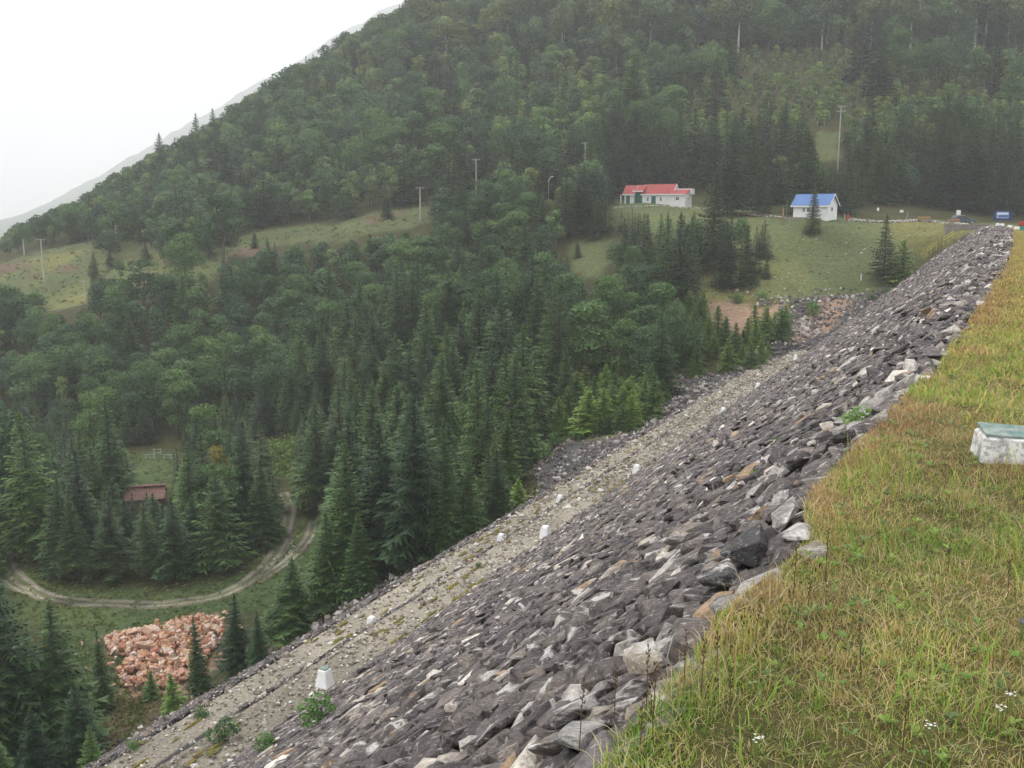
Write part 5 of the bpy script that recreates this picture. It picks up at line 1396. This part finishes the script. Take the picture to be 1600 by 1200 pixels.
for px_, py_, sz_, lab in [(352, 1155, .95, 'dense dark green bush on the lower ledge of the dam'), (312, 1120, .6, 'flat green bush above the dense one at the dam toe'), (205, 1172, .5, 'small bush at the bottom of the dam toe'),
                      (503, 1125, .75, 'feathery green bush on the rocks right of the nearest marker'), (415, 1172, .6, 'light green bush at the bottom on the rocks'), (748, 886 - 0, .4, 'tiny green tuft bush on the lower ledge'),
                      (1348, 662, .30, 'bright green leafy weed clump sticking out of the rocks near the crest'), (1217, 690, .18, 'tiny bright green plant on the rock face'), (782, 1052, .16, 'small green sprig between the near stones, left'),
                      (866, 1022, .10, 'small green sprig between the near stones, right'), (1182, 738, .14, 'yellow green sprig at the grass edge')]:
    v = dam_hit(px_, py_)
    if v is not None: plant('bush', v + Vector((0, 0, .1)), sz_ * .75, lab, None, 1.3)
for px_, py_, sz_, lab in [(1268, 492, 2.0, 'dark green bush growing on the orange cut bank'), (1222, 500, 1.6, 'low bush on the left of the cut bank'), (1190, 470, 1.3, 'bush on top of the orange bank'), (1150, 475, 1.5, 'bush at the left top of the orange bank'),
                      (865, 700, 1.6, 'pale green bush at the left end of the scree'), (850, 720, 1.5, 'light green bush overhanging the dark scree'), (1385, 462, 1.2, 'bright bush at the terrace corner by the dam'), (1362, 468, .9, 'lower bush at the terrace corner'),
                      (900, 690, 1.2, 'small bush on the little clearing'), (590, 955, .6, 'low bush at the dam toe under the spruces'), (885, 672, 1.2, 'rounded bush in the little green clearing'), (835, 705, 1.4, 'bush at the foot of the valley stand by the scree')]:
    v = hit(px_, py_)
    if v is not None: plant('bush', v, sz_, lab, None, 1.2)

# ------------------------------------------------------------------ plants at the near edge of the grass
m, n, l, p = new_mat('stalk', .9, .1); p.inputs['Base Color'].default_value = (.11, .07, .045, 1); M['stalk'] = m
m, n, l, p = new_mat('petal', .8, .1); p.inputs['Base Color'].default_value = (.80, .78, .74, 1); M['petal'] = m
m, n, l, p = new_mat('stem', .8, .1); p.inputs['Base Color'].default_value = (.16, .20, .06, 1); M['stem'] = m
m, n, l, p = new_mat('blue_petal', .8, .1); p.inputs['Base Color'].default_value = (.13, .15, .50, 1); M['blue_petal'] = m
for i, (px_, py_) in enumerate([(905,1165), (1000,1190), (1022,1185), (960,1120), (1010,1110), (1068,1080), (1095,1090), (1120,1050), (1240,930), (1262,960), (1290,900), (1345,1050), (1020,1130), (1140,1110), (1180,1000), (1480,905), (1575,930), (1410,1170)]):
    v = at_z(px_, py_, CREST if i > 3 else CREST - .05); hgt = rnd.uniform(.13, .26)
    root = empty('dock_plant', v, rnd.uniform(0, 6), f'thin dark seeding stalk at the grass edge, {"left" if px_ < 1030 else "middle" if px_ < 1200 else "right"} part, {"low" if py_ > 1080 else "high"} in view', 'plant', 'dark seeding stalks in the near grass')
    ln = rnd.uniform(-.03, .03); MB().path([(0, 0, -.03), (ln * .4, 0, hgt * .5), (ln, 0, hgt)], [.0022, .0018, .001], 5).build('stem', M['stalk'], root)
    sh = MB()
    for k in range(9):
        f = .55 + .45 * k / 9; a = k * 2.4; c_ = Vector((ln * f + math.cos(a) * .004, math.sin(a) * .004, hgt * f)); sh.tube(c_, c_ + Vector((math.cos(a) * .006, math.sin(a) * .006, .012)), .0035, .001, 5)
    sh.build('seed_head', M['stalk'], root)
for px_, py_, kd, lab in [(1450, 1168, 'petal', 'small white flower cluster low in the near grass, left one'), (1560, 1140, 'petal', 'small white flower cluster low in the near grass, middle one'), (1575, 1118, 'petal', 'small white flower cluster low in the near grass, right one'), (1595, 1000, 'blue_petal', 'blue flower at the right picture edge'), (1182, 1190, 'petal', 'white flower near the rocks at the bottom')]:
    v = at_z(px_, py_, CREST + .02); root = empty('wildflower', v, 0, lab, 'flower'); sm, fl = MB(), MB()
    for k in range(9):
        a = k * 2.4; r_ = .007 * math.sqrt(k); tp = Vector((math.cos(a) * r_, math.sin(a) * r_, .075 + rnd.uniform(0, .01))); sm.tube((0, 0, -.02), tp, .0012, .001, 4)
        for j in range(5):
            b = j * 1.256; q = Vector((math.cos(b), math.sin(b), .25)) * .0035; fl.add([tp, tp + q * .8 + Vector((-q.y, q.x, 0)) * .4, tp + q * 1.4, tp + q * .8 - Vector((-q.y, q.x, 0)) * .4], [(0, 1, 2, 3)])
    sm.build('stem', M['stem'], root); fl.build('blossom', M[kd], root)

# ------------------------------------------------------------------ low growth that breaks up the open ground
def undergrowth():
    V, T = [], []
    for poly, n_, h0, h1, c0 in [(MEADOWS[0], 900, .2, .6, (.12, .15, .05)), (MEADOWS[2], 2600, .06, .20, (.15, .18, .06)), (MEADOWS[3], 1500, .10, .35, (.10, .14, .045)), (MEADOWS[5], 300, .2, .8, (.13, .20, .06)),
                                 (MEADOWS[4], 120, .1, .3, (.12, .15, .05)), ([(195,1075),(300,1050),(340,1085),(220,1190),(120,1200)], 260, .08, .3, (.12, .12, .05)), ([(500,960),(640,890),(760,850),(840,775),(850,760),(700,850)], 360, .15, .6, (.08, .12, .04)),
                                 ([(0,840),(100,900),(300,915),(430,850),(440,900),(300,960),(100,960),(0,920)], 600, .08, .25, (.12, .155, .05))]:
        for h in region_points(poly, n_, 30, 300):
            sz = rnd.uniform(h0, h1); c = np.array(c0) * rnd.uniform(.6, 1.5) * np.array((rnd.uniform(.85, 1.35), 1, 1))
            for k in range(9):
                a = rnd.uniform(0, 6.28); r_ = sz * rnd.uniform(.1, 1.1); q = np.array((h.x + math.cos(a) * r_, h.y + math.sin(a) * r_, h.z + sz * rnd.uniform(.05, .6)))
                u = np.array((rnd.gauss(0, 1), rnd.gauss(0, 1), rnd.gauss(.4, .8))); u /= np.linalg.norm(u); w = np.cross(u, (rnd.gauss(0, 1), rnd.gauss(0, 1), rnd.gauss(0, 1))); w /= np.linalg.norm(w) + 1e-6
                V += [q - u * sz * .4, q - w * sz * .2, q + u * sz * .45, q + w * sz * .2]; T += [c * rnd.uniform(.8, 1.2)] * 4
    V = np.array(V); tag(obj('undergrowth', np_mesh('undergrowth', V, quad_faces(len(V) // 4), M['leaves'], tint=np.array(T))), 'low weeds and grass tussocks dotted over the meadows and verges', 'undergrowth', kind='stuff')
undergrowth()

# ------------------------------------------------------------------ misty air over the whole valley
hz = MB().box(-3900, 3900, -900, 3950, -62, 1010)
m = bpy.data.materials.new('haze'); m.use_nodes = True; n, l = m.node_tree.nodes, m.node_tree.links; n.clear()
pv = n.new('ShaderNodeVolumePrincipled'); pv.inputs['Color'].default_value = (.985, .99, 1, 1); pv.inputs['Density'].default_value = .00048; pv.inputs['Anisotropy'].default_value = .1
mo = n.new('ShaderNodeOutputMaterial'); l.new(pv.outputs[0], mo.inputs['Volume'])
tag(hz.build('haze', m), kind='stuff')
